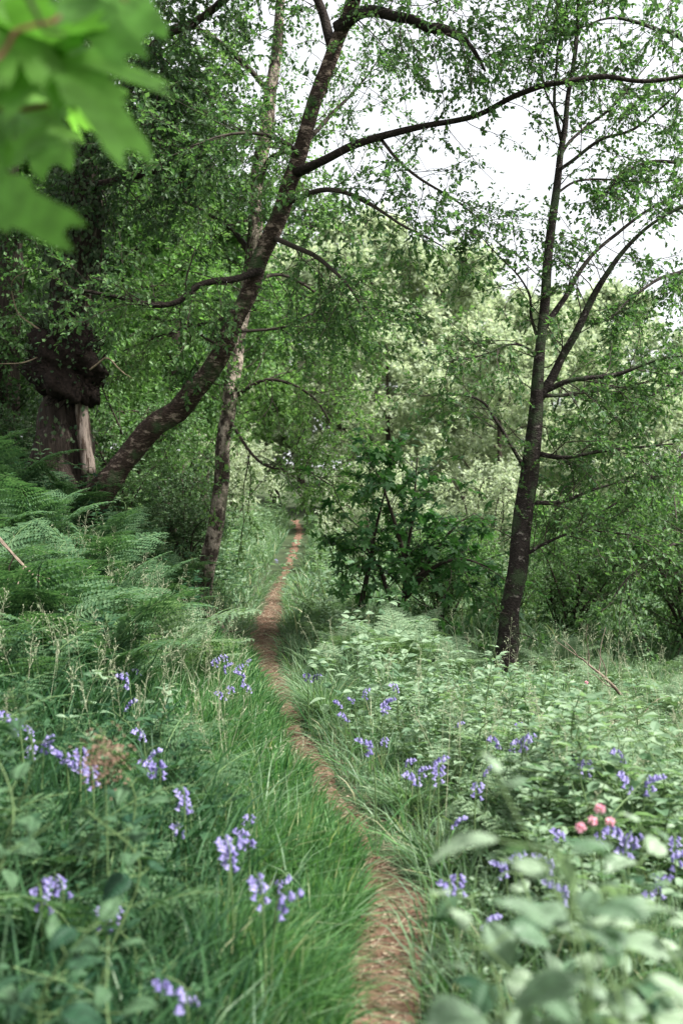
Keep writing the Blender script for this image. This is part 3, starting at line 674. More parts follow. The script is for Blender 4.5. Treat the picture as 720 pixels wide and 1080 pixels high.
# --- sycamore sapling
sb = A([.45, 12.0, hz(.45, 12.0)])
r = empty('sapling', tuple(sb), 0, 'dark green sapling with large lobed leaves between path and slim dark tree', 'sapling')
stm = [[P(380, 640, 12), P(390, 590, 12), P(400, 540, 12), P(412, 500, 11.9)], [P(425, 650, 12), P(428, 600, 12), P(435, 540, 12), P(440, 480, 12)], [P(420, 640, 12), P(445, 600, 12.1), P(475, 560, 12.2), P(500, 540, 12.3)], [P(415, 640, 12), P(400, 600, 11.8), P(385, 575, 11.7)],
       [P(430, 600, 12), P(415, 550, 11.7), P(400, 500, 11.5)], [P(428, 630, 12), P(455, 600, 11.8), P(485, 590, 11.6), P(515, 600, 11.5)]]
for pts in stm: part_limb('stem', pts, [.03, .024, .016, .006], M['twig'], r, sb, 7, .05)
mb = crown(stm, None, .9, 13, .34, 5, 3, .10, .02, .02, MAPs, ra=.006, rb=.0025, flat=.6, tilt=.35, fall=.3, base=sb)
mb.build('foliage', [M['leaf_syc'], M['twig']], r)

# --- dark trunk at the left edge
b4 = P(8, 440, 16)
r = tree_thing('tree', b4, 'bare brown trunk half hidden in shade behind the burred tree', 'tree')
part_limb('trunk', [P(2, 480, 16), P(6, 400, 16), P(12, 300, 16), P(8, 200, 16), P(14, 60, 16), P(16, -60, 16)], [.26, .2, .17, .16, .13, .1], M['bark_oak'], r, b4, 12, .08)
lq = [[P(12, 260, 16), P(40, 220, 15.6), P(70, 200, 15.2), P(110, 190, 15)], [P(12, 200, 16), P(-30, 180, 15.4), P(-70, 180, 15)], [P(14, 120, 16), P(60, 90, 15.5), P(120, 60, 15)], [P(8, 330, 16), P(40, 320, 15.5), P(70, 330, 15)], [P(8, 330, 16), P(-20, 350, 15.5), P(-50, 380, 15)]]
for l in lq: part_limb('branch', l, [.06, .045, .02], M['bark_oak'], r, b4, 7, .05)
crown(lq, None, 1.6, 24, .5, 12, 13, .07, .04, .05, base=b4).build('crown', [M['leaf_hedge'], M['twig']], r)

# ------------------------------------------------------------------ ferns
def frond(L, seed, pairs=20, mi=0):
    """one bipinnate frond arching along +x, base at the origin"""
    rg = np.random.default_rng(seed); mb = MB()
    n = 26; t = np.linspace(0, 1, n)
    z = L * (1.05 * t - .42 * t ** 2.6); x = L * (.22 * t + .52 * t ** 2)
    y = L * .05 * np.sin(t * 2.2 + seed)
    C = np.stack([x, y, z], -1)
    tubes(mb, C[None, ::3], A([.006 * L]), A([.0015]), 4, 1)
    T = norm(np.gradient(C, axis=0))
    side0 = norm(np.cross(T, A([0, 0, 1.0]))); upv = np.cross(side0, T)
    PP = []; XX = []; ZZ = []; SS = []
    for q in range(pairs):
        tt = .16 + .83 * (q / pairs); f = tt * (n - 1); i = int(f)
        c = C[i] + (C[min(i + 1, n - 1)] - C[i]) * (f - i)
        ln = L * .30 * (math.sin(math.pi * min(1, ((tt - .16) / .84) * .82 + .2)) ** .9) * rg.uniform(.88, 1.1)
        for sgn in (1, -1):
            d = norm(side0[i] * sgn + T[i] * .45 + rg.normal(size=3) * .06)
            m = max(4, int(ln / L * 42)); u = (np.arange(m) + .5) / m
            ax = c + d * (u * ln)[:, None] + A([0, 0, -1]) * (.16 * ln * u ** 2)[:, None]
            dd = norm(d + A([0, 0, -.3]))
            w_ = ln * .20 * (1 - u) ** .8 + .004
            for s2 in (1, -1):
                sd = norm(np.cross(upv[i], dd) * s2)
                PP.append(ax); XX.append(np.repeat((sd + dd * .45)[None], m, 0)); ZZ.append(np.repeat(upv[i][None], m, 0) + rg.normal(size=(m, 3)) * .2)
                SS.append(np.stack([w_, np.full(m, ln / m * 1.25), w_], -1))
    tpl = (A([[0, 0, 0], [.5, .42, .06], [1, 0, -.05], [.5, -.42, .06]]), [A([[0, 3, 2, 1]])])
    put(mb, tpl, np.concatenate(PP), np.concatenate(XX), np.concatenate(ZZ), np.concatenate(SS), mi)
    return mb
FR = [frond(.95, 1), frond(1.05, 2), frond(.82, 3)]
fmesh = {k: [f.mesh('frond', [M[k], M['stem']]) for f in FR] for k in ('fern', 'fern_pale')}
def fern_proto(kind, nf, seed, name='fern'):
    rg = random.Random(seed)
    root = empty(name)
    for q in range(nf):
        o = bpy.data.objects.new('frond', fmesh[kind][rg.randrange(3)]); COL.objects.link(o); o.parent = root
        a = q * 2.4 + rg.uniform(-.3, .3); s = rg.uniform(.75, 1.15)
        o.rotation_euler = (rg.uniform(-.15, .15), rg.uniform(-.35, .25), a); o.scale = (s, s, s); o.location = (.03 * math.cos(a), .03 * math.sin(a), 0)
    return root
FN = {'a': fern_proto('fern', 8, 1), 'b': fern_proto('fern', 10, 2), 'c': fern_proto('fern', 7, 3), 'p': fern_proto('fern_pale', 8, 4), 'q': fern_proto('fern_pale', 9, 5)}
def ferns(lst, fmt, group):
    name_row([inst(FN, k, x, y, s, tilt=.1) for k, x, y, s in lst], fmt, 'fern', group)
ferns([('a', -1.55, 6.3, 1.0), ('b', -1.95, 6.8, 1.1), ('p', -1.35, 7.2, .95), ('c', -2.4, 7.3, 1.1), ('q', -1.15, 8.0, .8), ('b', -1.75, 7.6, 1.05)], '{} of the tall feathery ferns above the long grass on the bank', 'ferns above the long grass')
ferns([('b', -2.2, 8.9, 1.0), ('a', -2.75, 9.3, 1.1), ('c', -1.75, 9.2, .9), ('b', -3.1, 8.6, 1.05), ('a', -1.65, 9.8, .7), ('b', -2.35, 10.2, .95)], '{} of the ferns growing below the leaning trunk and ivied tree', 'ferns below the leaning trunk')
ferns([('b', -3.6, 11.0, 1.1), ('a', -3.0, 11.4, 1.0), ('c', -2.4, 11.6, .8), ('b', -4.2, 11.8, 1.1), ('a', -1.95, 12.2, .7), ('c', -1.9, 11.3, .6)], '{} of the shaded ferns at the feet of the trunks on the bank', 'shaded ferns at the trunks')
ferns([('p', 1.05, 9.7, .5), ('q', 1.85, 9.6, .45), ('p', .55, 9.5, .75), ('q', 2.45, 9.8, .5), ('p', 2.9, 8.9, .5), ('q', .75, 10.4, .8), ('p', 2.2, 10.6, .6)], '{} of the pale ferns around the foot of the slim dark tree', 'pale ferns round the slim dark tree')
ferns([('q', -.05, 9.3, .5), ('p', .15, 10.2, .6), ('c', -.1, 11.8, .6), ('q', .1, 13.2, .7)], '{} of the low ferns edging the far bend of the path', 'low ferns beside the path bend')

# ------------------------------------------------------------------ herbs with toothed leaves
def herb(h, seed, leaf=.075, pairs=6, tpl=L6, m_i=0):
    rg = np.random.default_rng(seed); mb = MB(); sb = MB()
    c = cr([[0, 0, -.03], [rg.normal() * .03, rg.normal() * .03, h * .4], [rg.normal() * .06, rg.normal() * .06, h * .75], [rg.normal() * .09, rg.normal() * .09, h]], 14)
    tubes(sb, c[None], A([.004]), A([.0018]), 5, 0)
    leaves = []
    for q in range(pairs):
        t = .22 + .78 * q / (pairs - 1); p = c[min(13, int(t * 13))]; a = q * 1.57 + rg.normal() * .3
        for sg in (0, math.pi):
            for sub in ((0,) if q < pairs - 2 else (0, .9)):
                d = A([math.cos(a + sg + sub), math.sin(a + sg + sub), .25 + rg.normal() * .15])
                leaves.append((p, d, leaf * (1.15 - .55 * abs(t - .45)) * rg.uniform(.8, 1.2) * (1 if q < pairs - 1 else .6)))
    Pp = A([l[0] for l in leaves]); D = norm(A([l[1] for l in leaves])); s = A([l[2] for l in leaves])
    pet = np.stack([Pp, Pp + D * s[:, None] * .35], 1); tubes(sb, pet, .0014, .001, 3, 0)
    Z = norm(A([0, 0, 1.0]) + rg.normal(size=D.shape) * .25)
    put(mb, tpl, Pp + D * s[:, None] * .33, D, Z, s, 0)
    return mb, sb
def both(h):
    m, s = h; r = MB(); r.V = m.V + s.V; r.F = list(m.F) + [(f + m.n, 1) for f, _ in s.F]; r.n = m.n + s.n; return r
HB = [both(herb(.42, k, .055, 8)) for k in range(3)] + [both(herb(.50, 9 + k, .066, 9)) for k in range(2)] + [both(herb(.40, 19, .085, 5))]
def scatter(n, y0, y1, fx0, fx1, pw=1.6):
    """random points; density falls with distance; fx functions of y give the x limits"""
    t = rng.random(n); y = (y0 ** (2 - pw) + t * (y1 ** (2 - pw) - y0 ** (2 - pw))) ** (1 / (2 - pw))
    a, b = fx0(y), fx1(y); x = a + (b - a) * rng.random(n)
    return x, y
fl = lambda y: -.42 * y - .8
fr = lambda y: .42 * y + .8
def offpath(x, y, gap=.16):
    return (np.abs(x - pathx(y)) > gap + np.interp(y, [0, 9, 10, 16, 30], [0, .0, .14, .10, .1])) & (((x - 2.12) / .36) ** 2 + ((y - 7.75) / .5) ** 2 > 1)
def stuff_herbs(n, y0, y1, f0, f1, smin, smax, mats, name, gap=.3, src=None, pw=1.2):
    x, y = scatter(n, y0, y1, f0, f1, pw); k = offpath(x, y, gap); x, y = x[k], y[k]
    z = H(x, y); mb = MB(); which = rng.integers(0, len(src or HB), len(x))
    for q, hb in enumerate(src or HB):
        s = which == q
        md_ = .62 + .75 * np.clip(.5 + .5 * np.sin(x[s] * 3.1 + 1.7 * np.sin(y[s] * 1.9)) * np.sin(y[s] * 2.3 + x[s]), 0, 1)
        edge_ = np.clip((np.abs(x[s] - pathx(y[s])) - .15) / .5, .45, 1)
        if s.any(): stamp(mb, hb, np.stack([x[s], y[s], z[s]], -1), U(0, 6.28, s.sum()), U(smin, smax, s.sum()) * md_ * edge_ * np.where(x[s] > pathx(y[s]) + 1.0, np.interp(y[s], [6.3, 8, 11, 13, 16], [1, .62, .42, .6, 1]), 1))
    return tag(mb.build(name, mats), kind='stuff')
tag(stuff_herbs(1300, 3.2, 13, lambda y: pathx(y) + .2, fr, .5, 1.1, [M['herb'], M['stem']], 'undergrowth'), 'pale mixed leafy undergrowth covering the meadow beside the path', 'undergrowth')
tag(stuff_herbs(420, 3.0, 12, lambda y: pathx(y) + .16, lambda y: pathx(y) + .9, .5, .85, [M['herb'], M['stem']], 'undergrowth', .2, pw=1.3), 'low leafy weeds crowding the meadow edge of the path', 'undergrowth')
tag(stuff_herbs(560, 2.2, 9, fl, lambda y: pathx(y) - np.interp(y, [2, 3, 8], [.25, .5, 1.3]), .6, 1.05, [M['herb_shade'], M['stem']], 'undergrowth', pw=1.6), 'leafy undergrowth at the foot of the bank, coloured dark for shade', 'undergrowth')
tag(stuff_herbs(900, 9, 20, lambda y: fl(y) , lambda y: pathx(y) - .4, .8, 1.4, [M['herb_shade'], M['stem']], 'undergrowth', pw=.8), 'leafy undergrowth among the trunks on the bank, coloured dark for shade', 'undergrowth')
tag(stuff_herbs(2600, 12, 42, lambda y: -.3 * y - 2, lambda y: .45 * y, .9, 1.9, [M['herb'], M['stem']], 'undergrowth', .35, pw=.6), 'sunlit weeds covering the ground beside the far path', 'undergrowth')

def lacy(L, seed, nf=5):
    rg = np.random.default_rng(seed); out = MB()
    for q in range(nf):
        f = frond(L * rg.uniform(.7, 1.1), seed * 10 + q, 9)
        a = q * 2.4 + rg.normal() * .3; stamp(out, f, A([[0, 0, 0.]]), A([a]), A([1.0]))
    return out
LC = [lacy(.42, 1), lacy(.5, 2), lacy(.36, 3)]
tag(stuff_herbs(380, 3.4, 13, lambda y: pathx(y) + .22, fr, .7, 1.2, [M['fern_pale'], M['stem']], 'undergrowth', src=LC, pw=1.0), 'pale lacy leaves woven through the meadow grass', 'undergrowth')
tag(stuff_herbs(300, 3.0, 12, fl, lambda y: pathx(y) - np.interp(y, [2, 3, 8], [.3, .6, 1.2]), .8, 1.5, [M['fern'], M['stem']], 'undergrowth', src=LC, pw=1.0), 'feathery green leaves on the lower bank', 'undergrowth')
# ------------------------------------------------------------------ grass
def blades(mb, x, y, h, lean, ldir, wd, mi=0, z=None):
    n = len(x); z = H(x, y) if z is None else z
    a = U(0, 6.28, n); s = np.stack([np.cos(a), np.sin(a), 0 * a], -1) * (wd / 2)[:, None]
    B = np.stack([x, y, z - .01], -1); L = np.stack([np.cos(ldir), np.sin(ldir), 0 * ldir], -1)
    V = []
    for t, wf in ((0, .8), (.35, 1), (.68, .75), (1, 0)):
        c = B + A([0, 0, 1]) * (h * (t - .45 * np.minimum(lean, 1.6) * t ** 2.2))[:, None] + L * (h * lean * t ** 1.8)[:, None]
        if wf: V += [c - s * wf, c + s * wf]
        else: V += [c]
    V = np.stack(V, 1)
    b = (np.arange(n) * 7)[:, None]
    mb.add(V.reshape(-1, 3), [np.concatenate([b + A([[0, 1, 3, 2]]), b + A([[2, 3, 5, 4]])]), b + A([[4, 5, 6]])], mi)
# fresh long grass left of the path
mb = MB(); n = 44000
x, y = scatter(n, 2.3, 10.5, lambda y: pathx(y) - np.interp(y, [2, 3.1, 8, 11], [.35, .5, 1.55, 1.5]), lambda y: pathx(y) - .11, 1.3)
edge = np.clip(1 - (pathx(y) - x - .11) / .3, 0, 1)
tuft = .75 + .35 * np.sin(x * 6 + 1.3 * np.sin(y * 4)) * np.sin(y * 5 + 2)
h = U(.12, .46, n) * tuft * (1 - .35 * edge)
blades(mb, x, y, h, U(.05, .9, n) + edge * .1, rng.normal(size=n) * 1.3 - .5, U(.005, .011, n) * np.interp(y, [2, 6, 10], [.75, 1.1, 1.6]))
n = 2200; x, y = scatter(n, 2.4, 10.5, lambda y: pathx(y) - np.interp(y, [2, 3.1, 8, 11], [.5, .8, 1.8, 1.7]), lambda y: pathx(y) - .3, 1.3)
blades(mb, x, y, U(.25, .5, n), U(.3, 1.3, n), U(0, 6.28, n), U(.005, .01, n), 1)
tag(mb.build('grass', [M['grass_fresh'], M['grass']]), 'fresh green long grass hanging over the edge of the path', 'grass', kind='stuff')
# meadow grass, both sides
mb = MB(); n = 105000
x, y = scatter(n, 2.2, 14, fl, fr, 1.3)
k = offpath(x, y, .14) & ((x > pathx(y) + .7) | (x < pathx(y)) | (rng.random(n) < .5)) & ((x > pathx(y)) | (rng.random(n) < .1)); x, y = x[k], y[k]; n = len(x)
tuft = np.where(x > pathx(y) + 1.0, np.interp(y, [6.3, 8, 11], [1, .7, .55]), 1) * (.7 + .45 * np.sin(x * 4.1 + 2 * np.sin(y * 2.7)) * np.sin(y * 3.3 + 1))
blades(mb, x, y, U(.15, .48, n) * tuft, U(.15, .9, n), U(0, 6.28, n), U(.003, .0065, n) * np.interp(y, [2, 6, 14], [.9, 1.1, 1.9]))
x, y = scatter(46000, 12, 45, lambda y: -.15 * y - 2, lambda y: .4 * y, .8); k = offpath(x, y, .26); x, y = x[k], y[k]; n = len(x)
blades(mb, x, y, U(.2, .5, n), U(.2, .9, n), U(0, 6.28, n), U(.014, .028, n))
tag(mb.build('grass', M['grass']), 'mixed pale meadow grass growing among the weeds', 'grass', kind='stuff')
mb = MB(); n = 2400
y = U(2.2, 20, n); sd = np.where(rng.random(n) < .5, 1, -1); x = pathx(y) + sd * U(.11, .24, n) * np.interp(y, [0, 9, 10, 15, 20], [1, 1.1, 1.7, 1.6, 1.2])
blades(mb, x, y, U(.1, .34, n), U(.5, 1.5, n), np.where(sd > 0, math.pi, 0) + rng.normal(size=n) * .9, U(.004, .009, n) * np.interp(y, [2, 20], [.8, 2]))
tag(mb.build('grass', M['grass']), 'straggling grass leaning in over the edges of the path', 'grass', kind='stuff')
# broad blades on the bank, its shade put into their dark colour
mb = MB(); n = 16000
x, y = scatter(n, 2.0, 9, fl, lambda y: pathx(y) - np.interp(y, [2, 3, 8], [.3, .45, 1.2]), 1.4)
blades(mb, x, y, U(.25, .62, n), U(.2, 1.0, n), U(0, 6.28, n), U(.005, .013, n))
tag(mb.build('grass', M['grass_shade']), 'arching grass blades among the leaves on the bank, coloured dark for shade', 'grass', kind='stuff')
# flowering grass heads, pale
mb = MB(); n = 230
x, y = scatter(n, 4.5, 10.5, lambda y: pathx(y) - 1.9, lambda y: pathx(y) - .4, .9)
x2, y2 = scatter(260, 4, 11, lambda y: pathx(y) + .4, fr, 1.0); x = np.concatenate([x, x2]); y = np.concatenate([y, y2]); n = len(x)
B = np.stack([x, y, H(x, y)], -1); D = norm(np.stack([rng.normal(size=n) * .18, rng.normal(size=n) * .18, np.ones(n)], -1))
st = wander(B, D, U(.45, .7, n), 7, .05, .03); tubes(mb, st, .0016, .0007, 3, 0)
Pb, Db, _ = kids(st, 9, .72, 1, .6, .2); br = wander(Pb, Db, U(.03, .06, len(Pb)), 3, .1, .1); tubes(mb, br, .0008, .0005, 3, 0)
Pl, Dl, _ = kids(br, 4, .3, 1, .5); put(mb, L2, Pl, Dl, rng.normal(size=Pl.shape), U(.007, .012, len(Pl)), 0)
tag(mb.build('flowering_grass', M['seedhead']), 'pale flowering grass heads rising above the long grass', 'grass', kind='stuff')
# dead stems and litter on the path
mb = MB(); n = 4200
y = U(2, 20, n); x = pathx(y) + rng.normal(size=n) * .16
D = norm(np.stack([rng.normal(size=n), rng.normal(size=n), rng.normal(size=n) * .12], -1)); 
st = wander(np.stack([x, y, H(x, y) + U(.014, .025, n)], -1), D, U(.03, .13, n), 3, 0, .15); tubes(mb, st, U(.0012, .003, n), .001, 3, 0)
n = 3600; y = U(2, 20, n); x = pathx(y) + rng.normal(size=n) * .15
put(mb, L2, np.stack([x, y, H(x, y) + .018], -1), np.stack([rng.normal(size=n), rng.normal(size=n), 0 * x], -1), A([0, 0, 1.]) + rng.normal(size=(n, 3)) * .25, U(.012, .034, n), 0)
tag(mb.build('leaf_litter', M['straw']), 'dry straw and leaf litter scattered over the path', 'litter', kind='stuff')

# grass tussocks
def tussock(x, y, n, h, label):
    a = U(0, 6.28, n); rr = np.abs(rng.normal(size=n)) * .06
    mb = MB(); blades(mb, rr * np.cos(a), rr * np.sin(a), U(.6, 1.1, n) * h, U(.3, 1.3, n), a + rng.normal(size=n) * .4, U(.004, .009, n), z=np.zeros(n))
    o = mb.build('grass_tussock', M['grass']); o.location = (x, y, hz(x, y)); tag(o, label, 'tussock', 'grass tussocks beside the path')
tussock(-.12, 7.5, 420, .5, 'tall arching grass tussock on the path edge below a bluebell, opposite the long grass')
tussock(.33, 5.2, 300, .32, 'low drooping grass tussock overhanging the sunny stretch of path')
tussock(.42, 4.3, 260, .3, 'small green grass tussock beside the bare stretch of path')
tussock(.35, 8.2, 380, .55, 'broad upright grass tussock among pale weeds short of the sapling')

# ------------------------------------------------------------------ individual weeds
HP = {}
for q in range(4):
    m_, s_ = herb(.6 + .06 * q, 40 + q, .105, 6 + q % 2, LT)
    root = empty('weed'); s_.build('stem', M['stem'], root, True); m_.build('foliage', M['herb'], root); HP[q] = root
def weeds(lst, fmt, grp): name_row([inst(HP, k, x, y, s, tilt=.12) for k, x, y, s in lst], fmt, 'weed', grp)
weeds([(0, .35, 7.2, .75), (1, .10, 6.6, .7), (2, .55, 6.3, .75), (3, .25, 8.6, .9), (0, .75, 7.6, .8), (1, .45, 5.7, .62)], '{} of the broad-leaved weeds along the path beneath the sapling', 'broad-leaved weeds beside the path')
weeds([(1, -.02, 7.0, .9), (0, .18, 7.6, 1.0), (3, .22, 6.9, .9), (2, .45, 7.3, .95), (1, .70, 8.2, .95), (0, .62, 7.0, .85), (3, .85, 7.5, .85)], '{} of the leafy weeds heaped behind the first meadow bluebells', 'leafy weeds heaped behind the meadow bluebells')
weeds([(2, .05, 8.9, 1.05), (3, .30, 9.1, 1.1), (0, .50, 8.8, 1.05), (1, .72, 9.0, 1.0), (2, .15, 8.2, .95), (3, .95, 8.7, .8), (1, .42, 8.1, .95), (0, -.15, 8.4, .85), (2, .62, 7.8, .85)], '{} of the tall pale weeds heaped up below the sapling', 'tall pale weeds heaped below the sapling')
weeds([(2, 1.0, 7.9, .65), (3, 1.5, 7.5, .65), (0, 1.35, 6.9, .8), (1, 1.9, 7.0, .8), (2, 2.6, 7.4, .7), (3, .9, 6.6, .75), (0, 2.3, 6.4, .8)], '{} of the pale weeds in the meadow short of the slim dark tree', 'pale weeds in the meadow')
weeds([(1, -1.3, 5.2, .8), (2, -1.65, 4.8, .85), (3, -.95, 5.6, .7), (0, -1.1, 4.4, .8), (1, -1.5, 3.9, .8)], '{} of the weeds growing between the long grass and the tall ferns', 'weeds between long grass and ferns')

weeds([(2, -1.20, 13.0, .9), (0, -.70, 13.6, .9), (3, -1.30, 15.2, 1.0), (1, -.78, 16.0, 1.0), (2, -1.32, 18.5, 1.1), (0, -.86, 19.5, 1.1), (1, -1.0, 21.5, 1.1)], '{} of the weeds spilling over the far stretch of path', 'weeds spilling over the far path')
# large-leaved plants close to the camera, each leaf a part
def big_plant(x, y, h, leafm, seed, label, group, leaf=.13, pairs=6, tpl=LTw):
    rg = np.random.default_rng(seed)
    root = empty('leafy_plant', (x, y, hz(x, y)), 0, label, 'plant', group)
    c = cr([[0, 0, -.02], [rg.normal() * .03, rg.normal() * .03, h * .4], [rg.normal() * .05, rg.normal() * .05, h * .75], [rg.normal() * .08, rg.normal() * .08, h]], 20)
    sb = MB(); tubes(sb, c[None], A([.0045]), A([.002]), 6, 0)
    lv = []
    for q in range(pairs):
        t = .3 + .7 * q / (pairs - 1); p = c[min(19, int(t * 19))]; a = q * 1.4 + rg.normal() * .3 + seed
        for sg in (0, math.pi):
            s = leaf * rg.uniform(.75, 1.15) * (1 if q < pairs - 1 else .7)
            d = norm(A([math.cos(a + sg), math.sin(a + sg), .35 + rg.normal() * .15])); e = p + d * s * .5
            sb.add(*tube1(p, e, .002)); lv.append((e, d + A([0, 0, rg.normal() * .5 - .2]), s))
    sb.build('stem', M['stem'], root, True)
    for e, d, s in lv:
        mb = MB(); put(mb, tpl, A([[0, 0, 0.]]), A([d * A([1, 1, .7])]), norm(A([[0, 0, 1.]]) + rg.normal(size=(1, 3)) * .4), A([s]), 0)
        o = mb.build('leaf', M[leafm], root); o.location = tuple(e)
    return root
def tube1(a, b, r, sides=4):
    mb = MB(); tubes(mb, A([[a, (a + b) / 2, b]]), A([r]), A([r * .7]), sides); return mb.V[0], [f for f, _ in mb.F]
near_r = [(.31, 1.45, 1.10, 'herb_big', .10, 'tallest pale big-leaved plant, blurred, rising close to the camera'), (.25, 1.58, .78, 'herb_big', .10, 'pale big-leaved plant nearest the path edge, close to the camera'),
          (.36, 1.5, .98, 'herb_big', .10, 'pale big-leaved plant right beside the tallest one'), (.16, 1.75, .70, 'herb_big', .085, 'short pale big-leaved plant spreading toward the reddish path'),
          (.62, 2.15, .86, 'herb_big', .085, 'pale big-leaved plant under the pink flowers, close to the camera'), (.52, 1.6, .84, 'herb_big', .085, 'pale big-leaved plant at the corner of the view on the meadow side'),
          (.30, 1.35, .74, 'herb_big', .08, 'low pale big-leaved plant at the very bottom of the view'), (.44, 1.4, .72, 'herb_big', .085, 'low pale big-leaved plant at the bottom corner by the meadow'), (.36, 2.35, .66, 'herb_big', .08, 'further short pale leafy plant behind the big-leaved ones'),
          (.38, 1.75, .86, 'herb_big', .085, 'pale big-leaved plant rising behind the tall pair, short of the pink flowers'), (.28, 1.7, .86, 'herb_big', .09, 'pale big-leaved plant between the tallest one and the path'), (.47, 1.72, .80, 'herb_big', .085, 'pale big-leaved plant in the middle of the clump under pink flowers'),
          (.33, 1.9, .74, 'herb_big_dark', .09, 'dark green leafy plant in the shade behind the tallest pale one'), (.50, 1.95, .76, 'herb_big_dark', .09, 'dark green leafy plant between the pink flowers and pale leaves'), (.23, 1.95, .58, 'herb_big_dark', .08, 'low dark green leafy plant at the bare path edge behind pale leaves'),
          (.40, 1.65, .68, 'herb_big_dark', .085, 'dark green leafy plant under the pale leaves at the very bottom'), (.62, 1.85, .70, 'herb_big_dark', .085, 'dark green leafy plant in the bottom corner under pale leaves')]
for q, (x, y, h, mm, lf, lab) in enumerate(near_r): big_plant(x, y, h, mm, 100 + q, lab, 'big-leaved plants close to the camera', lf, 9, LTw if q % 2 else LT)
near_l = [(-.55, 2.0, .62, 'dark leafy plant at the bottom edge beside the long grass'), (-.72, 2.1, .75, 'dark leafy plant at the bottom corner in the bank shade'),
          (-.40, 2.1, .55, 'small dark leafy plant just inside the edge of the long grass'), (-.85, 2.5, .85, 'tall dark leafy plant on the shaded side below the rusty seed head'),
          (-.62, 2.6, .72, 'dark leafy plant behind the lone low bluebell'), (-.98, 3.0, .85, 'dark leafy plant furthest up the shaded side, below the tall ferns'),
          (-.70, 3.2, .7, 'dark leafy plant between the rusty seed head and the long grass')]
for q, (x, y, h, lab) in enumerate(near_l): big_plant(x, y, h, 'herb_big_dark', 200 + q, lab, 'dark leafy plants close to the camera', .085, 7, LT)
# pale plant at the left edge
big_plant(-.40, 1.08, 1.52, 'herb_big', 301, 'single very close out-of-focus pale leaved stem level with the tall ferns', None, .07, 5)

# ------------------------------------------------------------------ bluebells
def bell_mb(s):
    mb = MB(); k, sd = 5, 6; V = []
    for t, rr in ((0, .10), (.15, .26), (.6, .30), (.85, .36), (1.0, .56)):
        for j in range(sd): a = j * math.pi / 3; q = rr * (1.15 if (t == 1 and j % 1 == 0) else 1); V.append([q * math.cos(a) * s, q * math.sin(a) * s, -t * s])
    f = [[i * sd + j, i * sd + (j + 1) % sd, (i + 1) * sd + (j + 1) % sd, (i + 1) * sd + j] for i in range(4) for j in range(sd)]
    mb.add(A(V), A(f)); return mb
bm_ = bell_mb(.015).mesh('bell', M['bell'], True)
def bluebell(h, nb_, seed, nl=4):
    rg = random.Random(seed)
    root = empty('bluebell')
    sb = MB(); c = cr([[0, 0, -.02], [.0, 0, h * .5], [.01, 0, h * .78], [.02, 0, h * .93], [.055, 0, h * .98]], 24)
    tubes(sb, c[None], A([.0035]), A([.0015]), 5, 0); 
    o = sb.build('stem', M['stem'], root, True)
    for q in range(nb_):
        p = c[23 - int(q * 10 / nb_)]
        b_ = bpy.data.objects.new('bell', bm_); COL.objects.link(b_); b_.parent = root
        dy = (q % 2 - .5) * .02; b_.location = (p[0] + rg.uniform(-.006, .016), p[1] + dy + rg.uniform(-.006, .006), p[2] - .008)
        b_.rotation_euler = ((q % 2 - .5) * .9, rg.uniform(-.6, .1), 0); z = rg.uniform(.85, 1.15); b_.scale = (z, z, z)
    for q in range(nl):
        mb = MB(); a = q * 6.28 / nl + rg.uniform(-.5, .5)
        blades(mb, A([0.]), A([0.]), A([h * rg.uniform(.6, .85)]), A([rg.uniform(.5, 1.0)]), A([a]), A([.011]), z=A([0.])); mb.build('leaf', M['grass_fresh'], root)
    return root
BB = {0: bluebell(.42, 9, 1), 1: bluebell(.46, 11, 2), 2: bluebell(.38, 7, 3), 3: bluebell(.5, 12, 4, 3)}
bbh = {0: .42, 1: .46, 2: .38, 3: .5}
def bells(lst, fmt, grp):
    """(px, py, distance, kind): the flower head is where the photograph shows it, the foot is on the ground below"""
    out = []
    for px, py, D, k in lst:
        sc = U(.85, 1.2); want = bbh[k] * .95 * sc
        if D < 15:
            D = 1.9
            while D < 12:
                p = P(px, py, D)
                if p[2] - hz(p[0], p[1]) < want: break
                D += .04
        p = P(px, py, D); g0 = hz(p[0], p[1]); sc = (p[2] - g0) / (bbh[k] * .95) if D < 15 else 1.0
        o = inst(BB, k, p[0], p[1], min(1.5, sc)); o.location.z = g0; out.append(o)
    name_row(out, fmt, 'bluebell', grp)
bells([(225, 695, 7.6, 0), (233, 700, 7.4, 1), (240, 690, 7.6, 3), (250, 702, 7.5, 0), (258, 696, 7.7, 2), (262, 708, 7.5, 1), (246, 722, 7.0, 2), (266, 722, 7.2, 0), (238, 730, 6.9, 2)], '{} of the bluebells massed where long grass meets the path bend', 'bluebells massed at the path bend')
bells([(132, 708, 6.0, 0), (140, 712, 6.1, 1), (148, 706, 6.2, 2), (128, 738, 5.6, 2)], '{} of the bluebells against the pale grass heads below the ferns', 'bluebells below the ferns')
bells([(14, 750, 4.4, 0), (26, 755, 4.3, 1), (36, 768, 4.2, 1), (44, 775, 4.3, 3), (30, 790, 4.1, 2)], '{} of the dim bluebells at the shaded edge of the view', 'dim bluebells in shade')
bells([(74, 788, 3.8, 0), (85, 796, 3.7, 1), (92, 800, 3.8, 2), (100, 812, 3.6, 3), (155, 770, 4.5, 0), (150, 790, 4.2, 2), (165, 804, 3.3, 1), (170, 800, 3.35, 3)], '{} of the bluebells clustered around the rusty seed head', 'bluebells round the rusty seed head')
bells([(196, 838, 3.3, 1), (203, 846, 3.25, 0), (192, 872, 3.1, 0), (240, 895, 2.8, 1), (246, 890, 2.85, 3), (263, 880, 2.75, 0), (264, 872, 2.8, 3), (280, 932, 2.55, 3), (286, 940, 2.5, 1), (288, 926, 2.55, 0), (262, 855, 3.4, 2)], '{} of the blurred bluebells in the long grass nearest the camera', 'blurred bluebells in the long grass')
